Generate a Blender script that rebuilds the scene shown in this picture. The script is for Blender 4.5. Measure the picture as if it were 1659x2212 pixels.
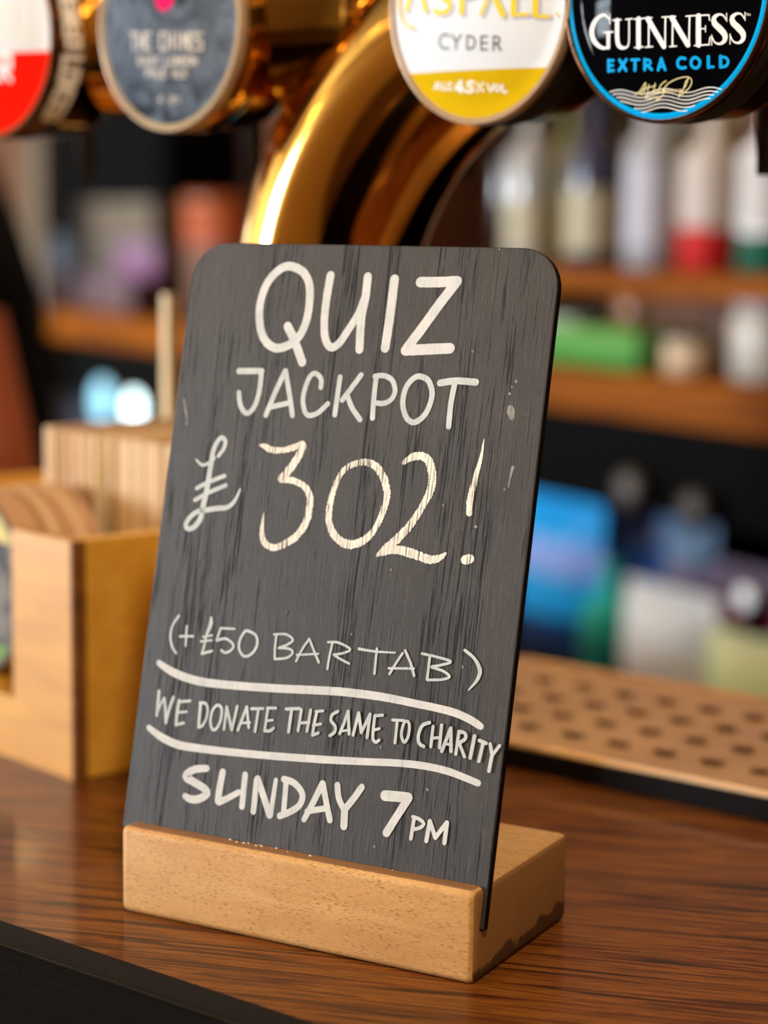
import bpy, bmesh, math, random
from mathutils import Vector, Matrix, Euler
random.seed(7)
PI = math.pi
SC = bpy.context.scene
COL = SC.collection
for _o in list(bpy.data.objects): bpy.data.objects.remove(_o, do_unlink=True)
TOP = 1.08                                   # height of the bar top above the floor

# ------------------------------------------------------------------ camera
cd = bpy.data.cameras.new('camera'); cam = bpy.data.objects.new('camera', cd); COL.objects.link(cam)
r = Vector((0.7899, 0.6131, 0.0124)); f = Vector((-0.6055, 0.7831, -0.1420)); u = r.cross(f)
u.normalize(); f.normalize(); r = f.cross(u)
cam.matrix_world = Matrix(((r.x, u.x, -f.x, 0.52816), (r.y, u.y, -f.y, -0.52222), (r.z, u.z, -f.z, TOP + 0.26218), (0, 0, 0, 1)))
cd.sensor_fit = 'VERTICAL'; cd.sensor_height = 36; cd.sensor_width = 27; cd.lens = 36 * 4300 / 2212
cd.clip_start = 0.02; cd.clip_end = 60
cd.dof.use_dof = True; cd.dof.focus_distance = 0.715; cd.dof.aperture_fstop = (cd.lens / 1000) / 0.0155
SC.camera = cam

# ------------------------------------------------------------------ world, lights, exposure
w = bpy.data.worlds.new('sky'); SC.world = w; w.use_nodes = True
w.node_tree.nodes['Background'].inputs[0].default_value = (0.62, 0.74, 0.9, 1)
w.node_tree.nodes['Background'].inputs[1].default_value = 1.2
def area(name, loc, aim, sx, sy, power, col):
    l = bpy.data.lights.new(name, 'AREA'); l.shape = 'RECTANGLE'; l.size = sx; l.size_y = sy; l.energy = power; l.color = col
    o = bpy.data.objects.new(name, l); COL.objects.link(o); o.location = loc
    o.rotation_euler = (Vector(aim) - Vector(loc)).to_track_quat('-Z', 'Y').to_euler()
    return o
area('window_daylight', (-5.3, -3.72, 1.55), (-5.0, 0, 1.5), 1.5, 1.1, 1100, (0.90, 0.97, 1.08))
area('window_daylight', (-7.32, 1.5, 1.55), (0, 1.5, 1.4), 1.3, 1.1, 12, (0.92, 0.96, 1.0))
def point(name, loc, power, col, rad):
    l = bpy.data.lights.new(name, 'POINT'); l.energy = power; l.color = col; l.shadow_soft_size = rad
    o = bpy.data.objects.new(name, l); COL.objects.link(o); o.location = loc; return o
SC.view_settings.view_transform = 'Standard'; SC.view_settings.look = 'None'
SC.view_settings.gamma = 1; SC.view_settings.use_curve_mapping = False
SC.view_settings.exposure = 0.85

# ------------------------------------------------------------------ node helpers
def srgb(h):
    h = h.lstrip('#'); v = [int(h[i:i+2], 16) / 255 for i in (0, 2, 4)]
    return tuple((c / 12.92 if c <= .04045 else ((c + .055) / 1.055) ** 2.4) for c in v) + (1,)
class NT:
    def __init__(s, name):
        s.m = bpy.data.materials.new(name); s.m.use_nodes = True; s.t = s.m.node_tree; s.n = s.t.nodes; s.l = s.t.links
        s.b = s.n['Principled BSDF']
    def add(s, typ, ins=None, **kw):
        n = s.n.new(typ)
        for k, v in kw.items(): setattr(n, k, v)
        for k, v in (ins or {}).items():
            if hasattr(v, 'is_output'): s.l.new(v, n.inputs[k])
            else: n.inputs[k].default_value = v
        return n
    def coord(s, scale=(1, 1, 1), rot=(0, 0, 0), loc=(0, 0, 0)):
        tc = s.add('ShaderNodeTexCoord')
        return s.add('ShaderNodeMapping', {'Vector': tc.outputs['Object'], 'Scale': scale, 'Rotation': rot, 'Location': loc}).outputs[0]
    def noise(s, v, scale=1, detail=4, rough=.55, dist=0):
        return s.add('ShaderNodeTexNoise', {'Vector': v, 'Scale': scale, 'Detail': detail, 'Roughness': rough, 'Distortion': dist}).outputs['Fac']
    def ramp(s, fac, stops, interp='LINEAR'):
        n = s.add('ShaderNodeValToRGB', {'Fac': fac}); cr = n.color_ramp; cr.interpolation = interp
        while len(cr.elements) < len(stops): cr.elements.new(.5)
        for e, (p_, c) in zip(cr.elements, stops):
            e.position = p_; e.color = c if isinstance(c, tuple) else srgb(c) if isinstance(c, str) else (c, c, c, 1)
        return n.outputs[0]
    def mix(s, fac, a, b, blend='MIX'):
        n = s.n.new('ShaderNodeMix'); n.data_type = 'RGBA'; n.blend_type = blend
        for i, v in ((0, fac), (6, a), (7, b)):
            if hasattr(v, 'is_output'): s.l.new(v, n.inputs[i])
            else: n.inputs[i].default_value = srgb(v) if isinstance(v, str) else v
        return n.outputs[2]
    def math(s, op, a, b=0.0):
        n = s.n.new('ShaderNodeMath'); n.operation = op
        for i, v in enumerate((a, b)):
            if hasattr(v, 'is_output'): s.l.new(v, n.inputs[i])
            else: n.inputs[i].default_value = v
        return n.outputs[0]
    def xyz(s):
        tc = s.add('ShaderNodeTexCoord'); return s.add('ShaderNodeSeparateXYZ', {'Vector': tc.outputs['Object']}).outputs
    def set(s, **kw):
        for k, v in kw.items():
            k = {'color': 'Base Color', 'rough': 'Roughness', 'metal': 'Metallic', 'coat': 'Coat Weight', 'coatr': 'Coat Roughness', 'normal': 'Normal', 'spec': 'Specular IOR Level', 'trans': 'Transmission Weight', 'ior': 'IOR', 'alpha': 'Alpha', 'sheen': 'Sheen Weight', 'emit': 'Emission Color', 'estr': 'Emission Strength', 'aniso': 'Anisotropic'}[k]
            if hasattr(v, 'is_output'): s.l.new(v, s.b.inputs[k])
            else: s.b.inputs[k].default_value = srgb(v) if isinstance(v, str) else v
        return s
    def bump(s, h, strength=.3, dist=.001, base=None):
        ins = {'Height': h, 'Strength': strength, 'Distance': dist}
        if base is not None: ins['Normal'] = base
        n = s.add('ShaderNodeBump', ins); return n.outputs[0]
def plain(name, col, rough=.5, **kw):
    """a plain finish with a little procedural unevenness"""
    t = NT(name); v = t.coord(); n = t.noise(v, 40, 3)
    t.set(color=t.mix(t.math('MULTIPLY', n, .25), col, tuple(c * .7 for c in srgb(col)[:3]) + (1,)), rough=rough, **kw)
    return t.m

# ------------------------------------------------------------------ object helpers
def link(o, parent=None):
    COL.objects.link(o)
    if parent: o.parent = parent
    return o
def obj(name, verts, faces, mat, parent=None, smooth=False, loc=(0, 0, 0), rot=(0, 0, 0)):
    me = bpy.data.meshes.new(name); me.from_pydata([tuple(v) for v in verts], [], faces); me.update()
    mats = mat if isinstance(mat, (list, tuple)) else [mat]
    for m in mats: me.materials.append(m)
    if smooth: me.polygons.foreach_set('use_smooth', [True] * len(me.polygons))
    o = bpy.data.objects.new(name, me); o.location = loc; o.rotation_euler = rot
    return link(o, parent)
def bmobj(name, bm, mat, parent=None, smooth=False, loc=(0, 0, 0), rot=(0, 0, 0)):
    bmesh.ops.recalc_face_normals(bm, faces=bm.faces)
    me = bpy.data.meshes.new(name); bm.to_mesh(me); bm.free()
    for m in (mat if isinstance(mat, (list, tuple)) else [mat]): me.materials.append(m)
    if smooth: me.polygons.foreach_set('use_smooth', [True] * len(me.polygons))
    o = bpy.data.objects.new(name, me); o.location = loc; o.rotation_euler = rot
    return link(o, parent)
def empty(name, loc, rotz=0, label=None, cat=None, group=None):
    o = bpy.data.objects.new(name, None); o.location = loc; o.rotation_euler = (0, 0, rotz); o.empty_display_size = .02
    link(o); return tag(o, label, cat, group)
def tag(o, label=None, cat=None, group=None, kind=None):
    if label: o['label'] = label
    if cat: o['category'] = cat
    if group: o['group'] = group
    if kind: o['kind'] = kind
    return o
def box(bm, x0, x1, y0, y1, z0, z1, bev=0, seg=2):
    r_ = bmesh.ops.create_cube(bm, size=1); vs = r_['verts']
    for v in vs: v.co = Vector((x0 + (v.co.x + .5) * (x1 - x0), y0 + (v.co.y + .5) * (y1 - y0), z0 + (v.co.z + .5) * (z1 - z0)))
    if bev:
        es = {e for v in vs for e in v.link_edges}
        bmesh.ops.bevel(bm, geom=list(es), offset=bev, segments=seg, profile=.5, affect='EDGES')
def boxo(name, x0, x1, y0, y1, z0, z1, mat, parent=None, bev=0, loc=(0, 0, 0), rot=(0, 0, 0), smooth=False):
    bm = bmesh.new(); box(bm, x0, x1, y0, y1, z0, z1, bev)
    return bmobj(name, bm, mat, parent, smooth, loc, rot)
def lathe(prof, n=32, cap=True):
    V, F = [], []
    for (r_, z) in prof:
        for i in range(n):
            a = 2 * PI * i / n; V.append((r_ * math.cos(a), r_ * math.sin(a), z))
    for k in range(len(prof) - 1):
        for i in range(n):
            j = (i + 1) % n; F.append((k*n+i, k*n+j, (k+1)*n+j, (k+1)*n+i))
    if cap:
        F.append(tuple(range(n))[::-1]); F.append(tuple((len(prof)-1)*n + i for i in range(n)))
    return V, F
def sweep(path, rad, n=32, cap=True):
    """tube along a 3D path"""
    P = [Vector(p_) for p_ in path]; V, F = [], []; up = None
    for k, p_ in enumerate(P):
        t = (P[min(k+1, len(P)-1)] - P[max(k-1, 0)]).normalized()
        if up is None: up = Vector((0, 1, 0)) if abs(t.y) < .9 else Vector((1, 0, 0))
        a = (up - t * up.dot(t)).normalized(); up = a; b = t.cross(a)
        rr = rad[k] if isinstance(rad, (list, tuple)) else rad
        for i in range(n):
            an = 2 * PI * i / n; V.append(p_ + (a * math.cos(an) + b * math.sin(an)) * rr)
    for k in range(len(P) - 1):
        for i in range(n):
            j = (i + 1) % n; F.append((k*n+i, k*n+j, (k+1)*n+j, (k+1)*n+i))
    if cap: F.append(tuple(range(n))[::-1]); F.append(tuple((len(P)-1)*n + i for i in range(n)))
    return V, F
def catmull(pts, wid, closed, step):
    n = len(pts)
    if len(wid) < n:
        m = len(wid); wid = [wid[0] if m == 1 else wid[min(m-2, int(i*(m-1)/(n-1)))] + (wid[min(m-1, int(i*(m-1)/(n-1))+1)] - wid[min(m-2, int(i*(m-1)/(n-1)))]) * ((i*(m-1)/(n-1)) - min(m-2, int(i*(m-1)/(n-1)))) for i in range(n)]
    out = []; segs = n if closed else n - 1
    g = (lambda i: i % n) if closed else (lambda i: max(0, min(n-1, i)))
    for k in range(segs):
        p0, p1, p2, p3 = (pts[g(k+d)] for d in (-1, 0, 1, 2)); w1, w2 = wid[g(k)], wid[g(k+1)]
        L = math.hypot(p2[0]-p1[0], p2[1]-p1[1]); m = max(1, int(L / step)) if n > 2 else max(1, int(L / (step * 4)))
        for i in range(m):
            t = i / m; t2, t3 = t*t, t*t*t
            c = [.5 * (2*p1[a] + (p2[a]-p0[a])*t + (2*p0[a]-5*p1[a]+4*p2[a]-p3[a])*t2 + (3*p1[a]-p0[a]-3*p2[a]+p3[a])*t3) for a in (0, 1)]
            out.append((c[0], c[1], w1 + (w2 - w1) * t))
    if not closed: out.append((pts[-1][0], pts[-1][1], wid[-1]))
    return out
def ribbons(strokes, fmap, step=1.2, rough=0.0, lift=0.00001, rnd=random):
    """pen strokes as thin flat bands; fmap(a_mm, b_mm, lift) gives the 3D point"""
    V, F = [], []; lv = 0.0
    for closed, wid, pts in strokes:
        s = catmull(pts, wid, closed, step); n = len(s); base = len(V); lv += lift
        if not closed and n < 2: continue
        for k in range(n):
            a = s[(k+1) % n] if closed or k < n-1 else s[k]; b = s[(k-1) % n] if closed or k > 0 else s[k]
            dx, dy = a[0]-b[0], a[1]-b[1]; L = math.hypot(dx, dy) or 1; nx, ny = -dy/L, dx/L
            h1 = s[k][2]/2 * (1 + rnd.uniform(-rough, rough)); h2 = s[k][2]/2 * (1 + rnd.uniform(-rough, rough))
            V.append(fmap(s[k][0]+nx*h1, s[k][1]+ny*h1, lv)); V.append(fmap(s[k][0], s[k][1], lv)); V.append(fmap(s[k][0]-nx*h2, s[k][1]-ny*h2, lv))
        for k in range(n if closed else n-1):
            i, j = base+3*k, base+3*((k+1) % n); F += [(i, i+1, j+1, j), (i+1, i+2, j+2, j+1)]
        if not closed:
            for e, k, sg in ((0, 0, -1), (1, n-1, 1)):
                a = s[min(k+1, n-1)] if e == 0 else s[k]; b = s[k] if e == 0 else s[max(k-1, 0)]
                an = math.atan2(a[1]-b[1], a[0]-b[0]); h = s[k][2]/2; c0 = base+3*k+1; m = 6
                ids = []
                for i in range(m+1):
                    t = an + sg*PI/2 - sg*PI*i/m if e else an - PI/2 - PI*i/m
                    V.append(fmap(s[k][0]+math.cos(t)*h, s[k][1]+math.sin(t)*h, lv)); ids.append(len(V)-1)
                for i in range(m): F.append((c0, ids[i], ids[i+1]))
    return V, F

# ---- pen strokes: (closed, widths mm, points mm) in the surface of the board / of each badge
CHALK = {
 'quiz': [(1,[2.88],[(44.3,218.1),(50.4,216.2),(54.2,211.3),(55.3,203.7),(54.7,196.4),(52.4,191.0),(48.2,187.6),(43.1,186.3),(38.6,188.2),(35.3,192.6),(33.5,199.4),(33.7,205.8),(35.7,211.8),(39.8,216.4)]),(0,[3.05],[(46.9,194.9),(50.4,190.0),(55.3,181.4)]),(0,[2.97,2.71,2.54],[(63.1,214.9),(62.6,206.6),(62.7,198.5),(63.9,191.4),(66.7,187.7),(70.1,189.0),(73.9,194.9),(77.1,200.8),(78.8,206.6)]),(0,[2.97],[(79.2,214.8),(79.3,207.1),(78.6,199.0),(79.4,187.3)]),(0,[3.2],[(90.7,214.1),(90.6,199.7),(90.2,188.3)]),(0,[3.38],[(101.7,213.3),(109.3,213.5),(116.7,214.0)]),(0,[3.38],[(116.7,214.0),(110.4,205.0),(104.9,196.6),(99.2,188.3)]),(0,[3.46],[(98.9,187.7),(107.0,188.4),(117.0,189.2)])],
 'jackpot': [(0,[2.2],[(27.5,176.7),(37.8,177.2)]),(0,[1.95],[(37.7,177.2),(37.9,170.9),(37.3,165.8),(35.7,162.1),(33.3,160.6),(30.3,163.2),(28.7,168.4)]),(0,[2.03],[(48.3,177.7),(45.4,170.3),(42.1,160.4)]),(0,[1.95],[(48.5,177.7),(51.3,169.3),(53.9,160.9)]),(0,[1.95],[(43.5,163.5),(51.6,165.6)]),(0,[1.87],[(64.8,172.2),(64.4,175.5),(61.5,177.4),(59.2,175.5),(57.7,169.6),(58.1,165.2),(60.4,161.5),(64.7,162.4),(68.7,166.2)]),(0,[1.95],[(72.6,176.5),(72.3,162.2)]),(0,[1.95],[(81.5,177.7),(77.6,172.0),(74.7,167.9)]),(0,[1.95],[(76.6,169.7),(79.5,165.0),(83.3,161.0)]),(0,[1.95],[(88.0,177.3),(88.1,168.3),(88.5,161.9)]),(0,[1.87],[(87.4,177.5),(91.0,177.9),(94.8,176.4),(96.6,172.4),(95.3,169.1),(92.4,167.6),(89.8,167.6)]),(1,[2.04],[(105.3,178.3),(109.5,177.2),(111.8,173.2),(111.7,168.6),(109.8,164.0),(106.1,161.3),(102.8,162.7),(100.6,167.1),(100.5,172.1),(102.1,175.9)]),(0,[2.4],[(114.7,176.3),(121.1,177.4),(129.1,177.3)]),(0,[2.04],[(120.7,176.3),(120.1,169.1),(120.3,160.6)])],
 'pound_sign': [(0,[1.53,1.69,1.84,1.92,1.92,2.07,2.3,2.38,2.38,2.38,2.3,2.15,1.99,1.92,1.92,1.99,2.07,2.07,1.92,1.53,0.77],[(23.0,143.4),(25.0,146.4),(25.3,149.3),(23.4,150.6),(21.5,148.5),(20.3,144.9),(20.1,139.9),(19.8,133.7),(19.4,127.9),(18.8,123.3),(18.3,118.7),(15.9,115.2),(13.3,114.2),(11.9,115.7),(13.4,118.7),(16.4,121.2),(20.2,122.1),(25.5,123.2),(29.7,123.9),(32.7,126.4),(34.7,131.3)]),(0,[0.77,1.3,1.38,1.38],[(13.0,141.3),(16.0,139.4),(19.0,140.4),(21.2,142.4)]),(0,[1.69],[(14.9,130.2),(19.6,132.8),(26.9,135.9)]),(0,[1.69],[(14.8,125.6),(20.7,129.0),(28.0,132.3)])],
 'amount': [(0,[0.54,2.3,2.38,2.3,2.38,2.68],[(41.0,148.8),(43.5,148.4),(46.0,147.4),(50.7,147.3),(55.3,148.6),(59.7,150.3)]),(0,[3.14],[(60.0,149.7),(58.2,144.5),(55.1,139.9),(52.5,136.6)]),(0,[2.3,2.45,2.45,2.68,2.76,2.84,2.99,2.84,2.53,2.68,1.92,0.38],[(52.8,136.3),(57.0,136.4),(60.9,135.4),(63.9,133.6),(65.9,130.6),(66.2,125.8),(65.3,120.5),(62.2,115.8),(58.0,112.5),(52.7,110.4),(48.2,112.2),(46.6,116.9),(46.5,123.0)]),(1,[2.42,2.83,3.03,2.83,2.52,2.32,2.83,3.33,3.13,2.73,2.52,2.22,2.02,2.22],[(86.9,145.3),(91.7,144.4),(95.8,140.5),(98.2,135.0),(97.9,129.3),(95.4,121.8),(91.4,116.8),(85.7,114.5),(80.2,115.9),(75.9,120.7),(74.8,126.9),(75.8,134.4),(78.0,140.3),(81.7,143.7)]),(0,[1.51,2.73,2.93,3.13,3.23,3.03,2.73,2.83,3.33,3.53,1.01],[(103.5,146.2),(106.9,148.5),(110.8,149.2),(113.9,147.4),(116.0,142.5),(115.9,136.8),(113.3,130.5),(109.6,124.1),(105.1,118.6),(101.0,114.6),(97.1,111.3)]),(0,[2.02,3.13,3.33,3.33,3.13,2.52,0.71],[(99.0,112.4),(103.4,114.0),(108.6,114.0),(114.0,112.9),(119.2,111.9),(123.1,113.0),(125.1,114.8)]),(0,[0.25,1.41,2.22,2.62,2.52],[(135.0,157.0),(134.6,149.9),(133.3,142.2),(132.3,134.5),(132.6,130.0)]),(0,[3.33],[(133.0,113.1),(135.0,113.6)])],
 'bar_tab': [(0,[0.97],[(14.0,80.5),(11.7,76.5),(11.3,72.2),(12.7,68.4),(14.9,66.1)]),(0,[0.97],[(15.7,72.7),(21.7,73.4)]),(0,[0.97],[(18.3,76.9),(18.8,69.5)]),(0,[1.21,0.89,0.97,1.05,1.13],[(28.9,81.2),(28.5,78.3),(27.6,74.0),(27.2,70.0),(26.7,67.3)]),(0,[0.81],[(29.0,81.2),(29.5,78.9),(28.2,75.3)]),(0,[0.81],[(26.3,73.7),(30.3,74.7)]),(0,[0.81],[(25.5,71.8),(30.4,72.8)]),(0,[1.05],[(26.7,67.2),(31.0,68.8)]),(0,[0.89],[(33.8,77.8),(40.0,78.2)]),(0,[0.97],[(33.7,77.6),(32.6,73.2)]),(0,[1.05],[(32.7,73.0),(36.5,74.1),(39.8,72.7),(40.4,71.3),(39.2,69.7),(37.0,68.8),(35.3,69.5)]),(1,[1.13],[(45.7,78.1),(49.7,76.8),(50.8,73.5),(49.2,70.0),(45.9,68.4),(43.3,70.6),(42.9,73.9),(44.2,77.0)]),(0,[0.97],[(58.7,77.8),(58.8,72.7),(59.2,69.1)]),(0,[0.89],[(57.7,78.0),(62.8,78.6),(66.1,76.9),(63.8,74.8),(60.3,73.2)]),(0,[0.97],[(60.6,73.3),(65.0,73.4),(66.7,72.2),(64.5,70.0),(59.3,68.9)]),(0,[0.97],[(73.1,78.0),(70.7,74.1),(68.6,69.2)]),(0,[0.97],[(73.1,78.0),(75.5,74.2),(78.3,69.9)]),(0,[0.81],[(68.6,71.5),(77.7,73.0)]),(0,[1.0],[(83.1,77.5),(82.5,72.3),(82.3,67.9)]),(0,[0.91],[(81.2,77.7),(85.7,78.0),(90.9,76.1),(87.8,74.3),(84.5,73.5)]),(0,[0.91],[(84.2,73.4),(87.6,72.0),(91.2,70.9)]),(0,[1.09,0.91,0.64],[(94.5,76.7),(100.8,76.5),(109.6,77.0)]),(0,[1.0],[(101.9,77.6),(102.1,68.5)]),(0,[1.0],[(112.6,77.1),(110.1,72.7),(108.3,69.1)]),(0,[1.09],[(113.5,78.2),(116.1,74.3),(118.3,69.7)]),(0,[0.91],[(107.7,71.1),(117.9,72.2)]),(0,[1.09],[(123.7,77.0),(123.7,68.9)]),(0,[1.0],[(120.5,77.9),(126.4,77.4),(132.3,76.4),(128.3,74.6),(125.1,73.8)]),(0,[1.0],[(124.9,73.5),(129.6,72.7),(132.5,71.0),(129.5,69.6),(123.9,68.8)]),(0,[1.18,1.18,1.64,1.36,0.55],[(137.3,81.0),(141.3,78.6),(144.0,74.9),(143.5,71.2),(140.6,67.2)])],
 'underline': [(0,[2.22,2.91,3.07,2.99,2.91,2.91,2.91,2.91,2.83,2.66,2.66,2.66,2.5,2.26],[(7.5,61.5),(13.6,59.0),(21.1,57.3),(30.0,56.6),(45.0,57.1),(62.2,58.2),(81.9,59.8),(92.2,60.4),(106.2,60.5),(120.1,59.8),(134.2,58.8),(142.0,57.0),(146.8,55.0)]),(0,[2.02,2.83,2.99,2.83,2.66,2.66,2.66,2.5,2.5,2.5,2.5,2.26],[(6.6,36.3),(12.8,33.5),(20.8,31.6),(31.1,31.5),(46.2,32.1),(63.4,33.1),(85.4,34.8),(101.2,36.3),(116.4,37.8),(126.6,38.2),(136.5,37.6),(148.3,35.2)])],
 'donate': [(0,[1.26,1.29,1.26],[(9.2,50.7),(9.4,46.2),(9.6,41.4)]),(0,[0.81,0.97,1.07],[(9.9,42.8),(10.8,46.0),(12.0,48.2)]),(0,[1.13,1.19,1.19],[(12.1,48.3),(13.2,44.2),(14.2,39.2)]),(0,[1.13,1.26,1.29],[(14.3,39.9),(15.0,44.5),(16.2,49.2)]),(0,[1.29],[(19.0,48.2),(18.8,43.3),(19.0,39.0)]),(0,[1.05],[(19.2,47.8),(24.0,48.8)]),(0,[0.97],[(19.0,43.7),(23.0,44.5)]),(0,[1.13],[(19.1,39.1),(22.4,40.1)]),(0,[1.21],[(28.9,48.4),(29.3,39.6)]),(0,[1.13],[(28.6,48.6),(31.1,48.7),(32.4,46.7),(32.2,42.9),(30.9,40.1),(29.3,39.4)]),(1,[1.13],[(37.0,48.8),(38.7,47.5),(38.8,43.3),(37.5,40.1),(35.8,39.3),(34.4,41.9),(34.4,45.3),(35.3,47.7)]),(0,[1.13],[(40.8,48.6),(40.8,40.1)]),(0,[1.21],[(40.8,48.6),(44.3,40.3)]),(0,[1.13],[(44.3,40.3),(45.4,49.4)]),(0,[1.13],[(49.6,49.7),(47.0,40.6)]),(0,[1.13],[(49.7,49.7),(51.6,42.2)]),(0,[0.89],[(48.0,43.4),(51.9,44.1)]),(0,[1.05],[(51.8,49.3),(56.9,50.0)]),(0,[1.13],[(54.9,49.6),(54.6,41.1)]),(0,[1.13],[(59.0,50.3),(58.8,45.9),(58.7,42.1)]),(0,[1.05],[(58.7,50.4),(62.4,50.9)]),(0,[0.89],[(59.1,45.7),(61.7,46.3)]),(0,[1.13],[(58.7,41.9),(61.1,42.2),(62.5,43.4)]),(0,[1.13],[(66.9,51.1),(72.5,52.0)]),(0,[1.21],[(69.3,51.2),(69.1,42.8)]),(0,[1.13],[(73.4,51.7),(73.1,43.8)]),(0,[1.13],[(77.4,52.1),(76.9,44.1)]),(0,[1.05],[(73.2,46.7),(77.4,47.4)]),(0,[1.13],[(80.1,51.6),(79.6,46.9),(79.5,43.2)]),(0,[0.97],[(79.7,51.8),(82.7,52.4)]),(0,[0.97],[(79.2,46.6),(82.4,47.5)]),(0,[1.13],[(79.5,43.0),(81.8,44.1)]),(0,[1.18],[(88.9,53.0),(86.7,51.4),(86.5,49.3),(88.5,47.5),(88.6,45.4),(86.8,43.8)]),(0,[1.18],[(93.1,53.6),(92.1,49.4),(90.8,45.1)]),(0,[1.18],[(93.2,53.6),(94.7,45.5)]),(0,[0.82],[(91.7,46.1),(94.8,47.0)]),(0,[1.18],[(97.6,53.5),(96.4,45.3)]),(0,[1.27],[(97.6,53.5),(99.7,46.7)]),(0,[1.18],[(99.7,46.7),(102.4,53.7)]),(0,[1.18],[(102.4,53.7),(102.3,45.2)]),(0,[1.18],[(104.4,53.3),(104.5,46.9),(105.0,44.6),(106.3,44.0),(107.3,44.9)]),(0,[1.09],[(104.4,53.4),(107.6,54.0)]),(0,[1.0],[(104.4,48.1),(106.9,49.0)]),(0,[1.0],[(111.8,52.8),(116.4,53.2)]),(0,[1.09],[(113.8,52.9),(113.9,44.8)]),(1,[1.09],[(117.4,53.1),(118.7,52.4),(119.0,48.3),(117.7,45.5),(116.1,47.9),(116.4,51.6)]),(0,[1.27],[(126.8,53.8),(124.1,52.4),(123.0,48.9),(123.6,46.0),(125.6,45.1)]),(0,[1.18],[(128.4,52.6),(128.4,45.4)]),(0,[1.18],[(131.7,53.5),(131.9,45.5)]),(0,[1.0],[(128.2,48.4),(131.9,49.1)]),(0,[1.27],[(135.4,52.8),(133.0,44.4)]),(0,[1.27],[(135.5,52.9),(136.6,44.9)]),(0,[1.0],[(133.9,47.2),(136.6,47.1)]),(0,[1.18],[(138.8,51.9),(138.6,44.1)]),(0,[1.27],[(138.8,52.2),(141.2,51.9),(141.6,50.0),(139.3,48.1)]),(0,[1.18],[(139.6,47.9),(142.1,43.7)]),(0,[1.36],[(145.1,51.4),(144.4,43.6)]),(0,[1.27],[(147.2,50.1),(149.9,49.5)]),(0,[1.27],[(148.8,49.8),(147.9,42.9)]),(0,[1.18],[(151.5,49.5),(152.7,45.7)]),(0,[1.18],[(155.1,49.3),(152.7,45.5)]),(0,[1.27],[(152.7,45.6),(152.2,40.0)])],
 'sunday': [(0,[2.4,2.75,2.93,2.84,2.75,2.75,2.84,2.66,2.13],[(35.2,24.5),(29.5,23.2),(26.3,20.2),(30.2,18.6),(34.9,17.0),(36.8,15.2),(33.3,12.6),(29.5,12.0),(27.0,12.8)]),(0,[2.58],[(42.5,24.1),(42.0,17.3),(42.0,13.2)]),(0,[2.58,2.22,2.04],[(42.5,12.9),(45.8,14.6),(50.6,17.7)]),(0,[2.31],[(52.5,24.5),(52.8,12.7)]),(0,[2.22],[(57.8,23.5),(58.0,11.6)]),(0,[2.49],[(58.2,23.8),(61.8,17.5),(65.2,11.3)]),(0,[1.6,2.04],[(66.1,24.5),(65.6,11.4)]),(0,[2.04],[(70.6,24.2),(71.1,12.9)]),(0,[2.31],[(69.5,25.3),(74.1,24.5),(78.0,21.2),(77.7,17.3),(74.5,14.3),(69.6,11.7)]),(0,[2.4,2.22,2.04],[(86.0,26.0),(83.1,18.8),(80.1,12.0)]),(0,[2.22],[(86.2,26.0),(88.8,18.8),(90.9,13.4)]),(0,[2.04],[(81.0,15.1),(88.4,17.3)]),(0,[2.22],[(92.3,26.4),(93.6,21.7),(96.2,18.1)]),(0,[2.4],[(102.4,27.1),(99.7,22.6),(96.5,18.1)]),(0,[2.66],[(96.5,18.0),(97.0,12.1)]),(0,[3.55,3.46,3.29],[(112.3,25.5),(117.5,25.9),(121.7,26.2)]),(0,[2.93,2.75,2.93],[(121.8,25.9),(118.4,19.6),(114.7,12.5)]),(0,[1.33],[(125.0,18.7),(124.7,11.9)]),(0,[1.24],[(124.5,19.7),(127.4,19.2),(129.2,17.9),(127.8,16.3),(125.4,15.4)]),(0,[1.51],[(131.4,19.2),(130.9,12.1)]),(0,[1.51],[(131.4,19.2),(134.3,13.8)]),(0,[1.51],[(134.3,13.8),(138.1,19.7)]),(0,[1.51],[(138.2,19.7),(138.1,12.5)])],
 'paint_splash': [(0,[0.67,1.0,0.5,0.84],[(3.8,164.5),(5.1,160.4),(6.4,156.3),(6.4,154.8)]),(0,[2.34,3.01,2.34],[(143.9,168.6),(144.3,167.3),(144.9,165.6)]),(0,[1.34,0.84,0.5],[(147.5,147.5),(147.0,144.1),(146.8,140.4)]),(0,[0.84],[(142.9,173.9),(143.0,173.7)]),(0,[1.0],[(144.9,178.5),(145.0,178.3)]),(0,[0.67],[(145.3,139.5),(145.4,139.3)]),(0,[1.0],[(135.7,125.4),(135.9,125.2)]),(0,[0.67],[(103.7,106.9),(103.8,106.7)]),(0,[0.67],[(121.8,132.0),(122.0,131.8)]),(0,[0.5],[(143.5,176.4),(143.6,176.2)]),(0,[0.5],[(132.2,226.2),(132.3,226.0)]),(0,[0.67],[(90.6,81.7),(90.7,81.5)]),(0,[1.0],[(128.9,30.2),(129.1,30.0)]),(0,[0.84],[(110.3,6.9),(110.5,6.7)]),(0,[0.5],[(100.4,-0.4),(100.5,-0.6)]),(0,[0.84],[(137.1,75.1),(137.2,74.9)]),(0,[1.0],[(126.4,188.6),(126.5,188.4)]),(0,[0.33],[(150.3,166.8),(150.5,166.6)]),(0,[0.67],[(108.2,42.4),(108.3,42.3)]),(0,[0.67],[(61.9,86.9),(62.1,86.7)])],
}
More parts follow.
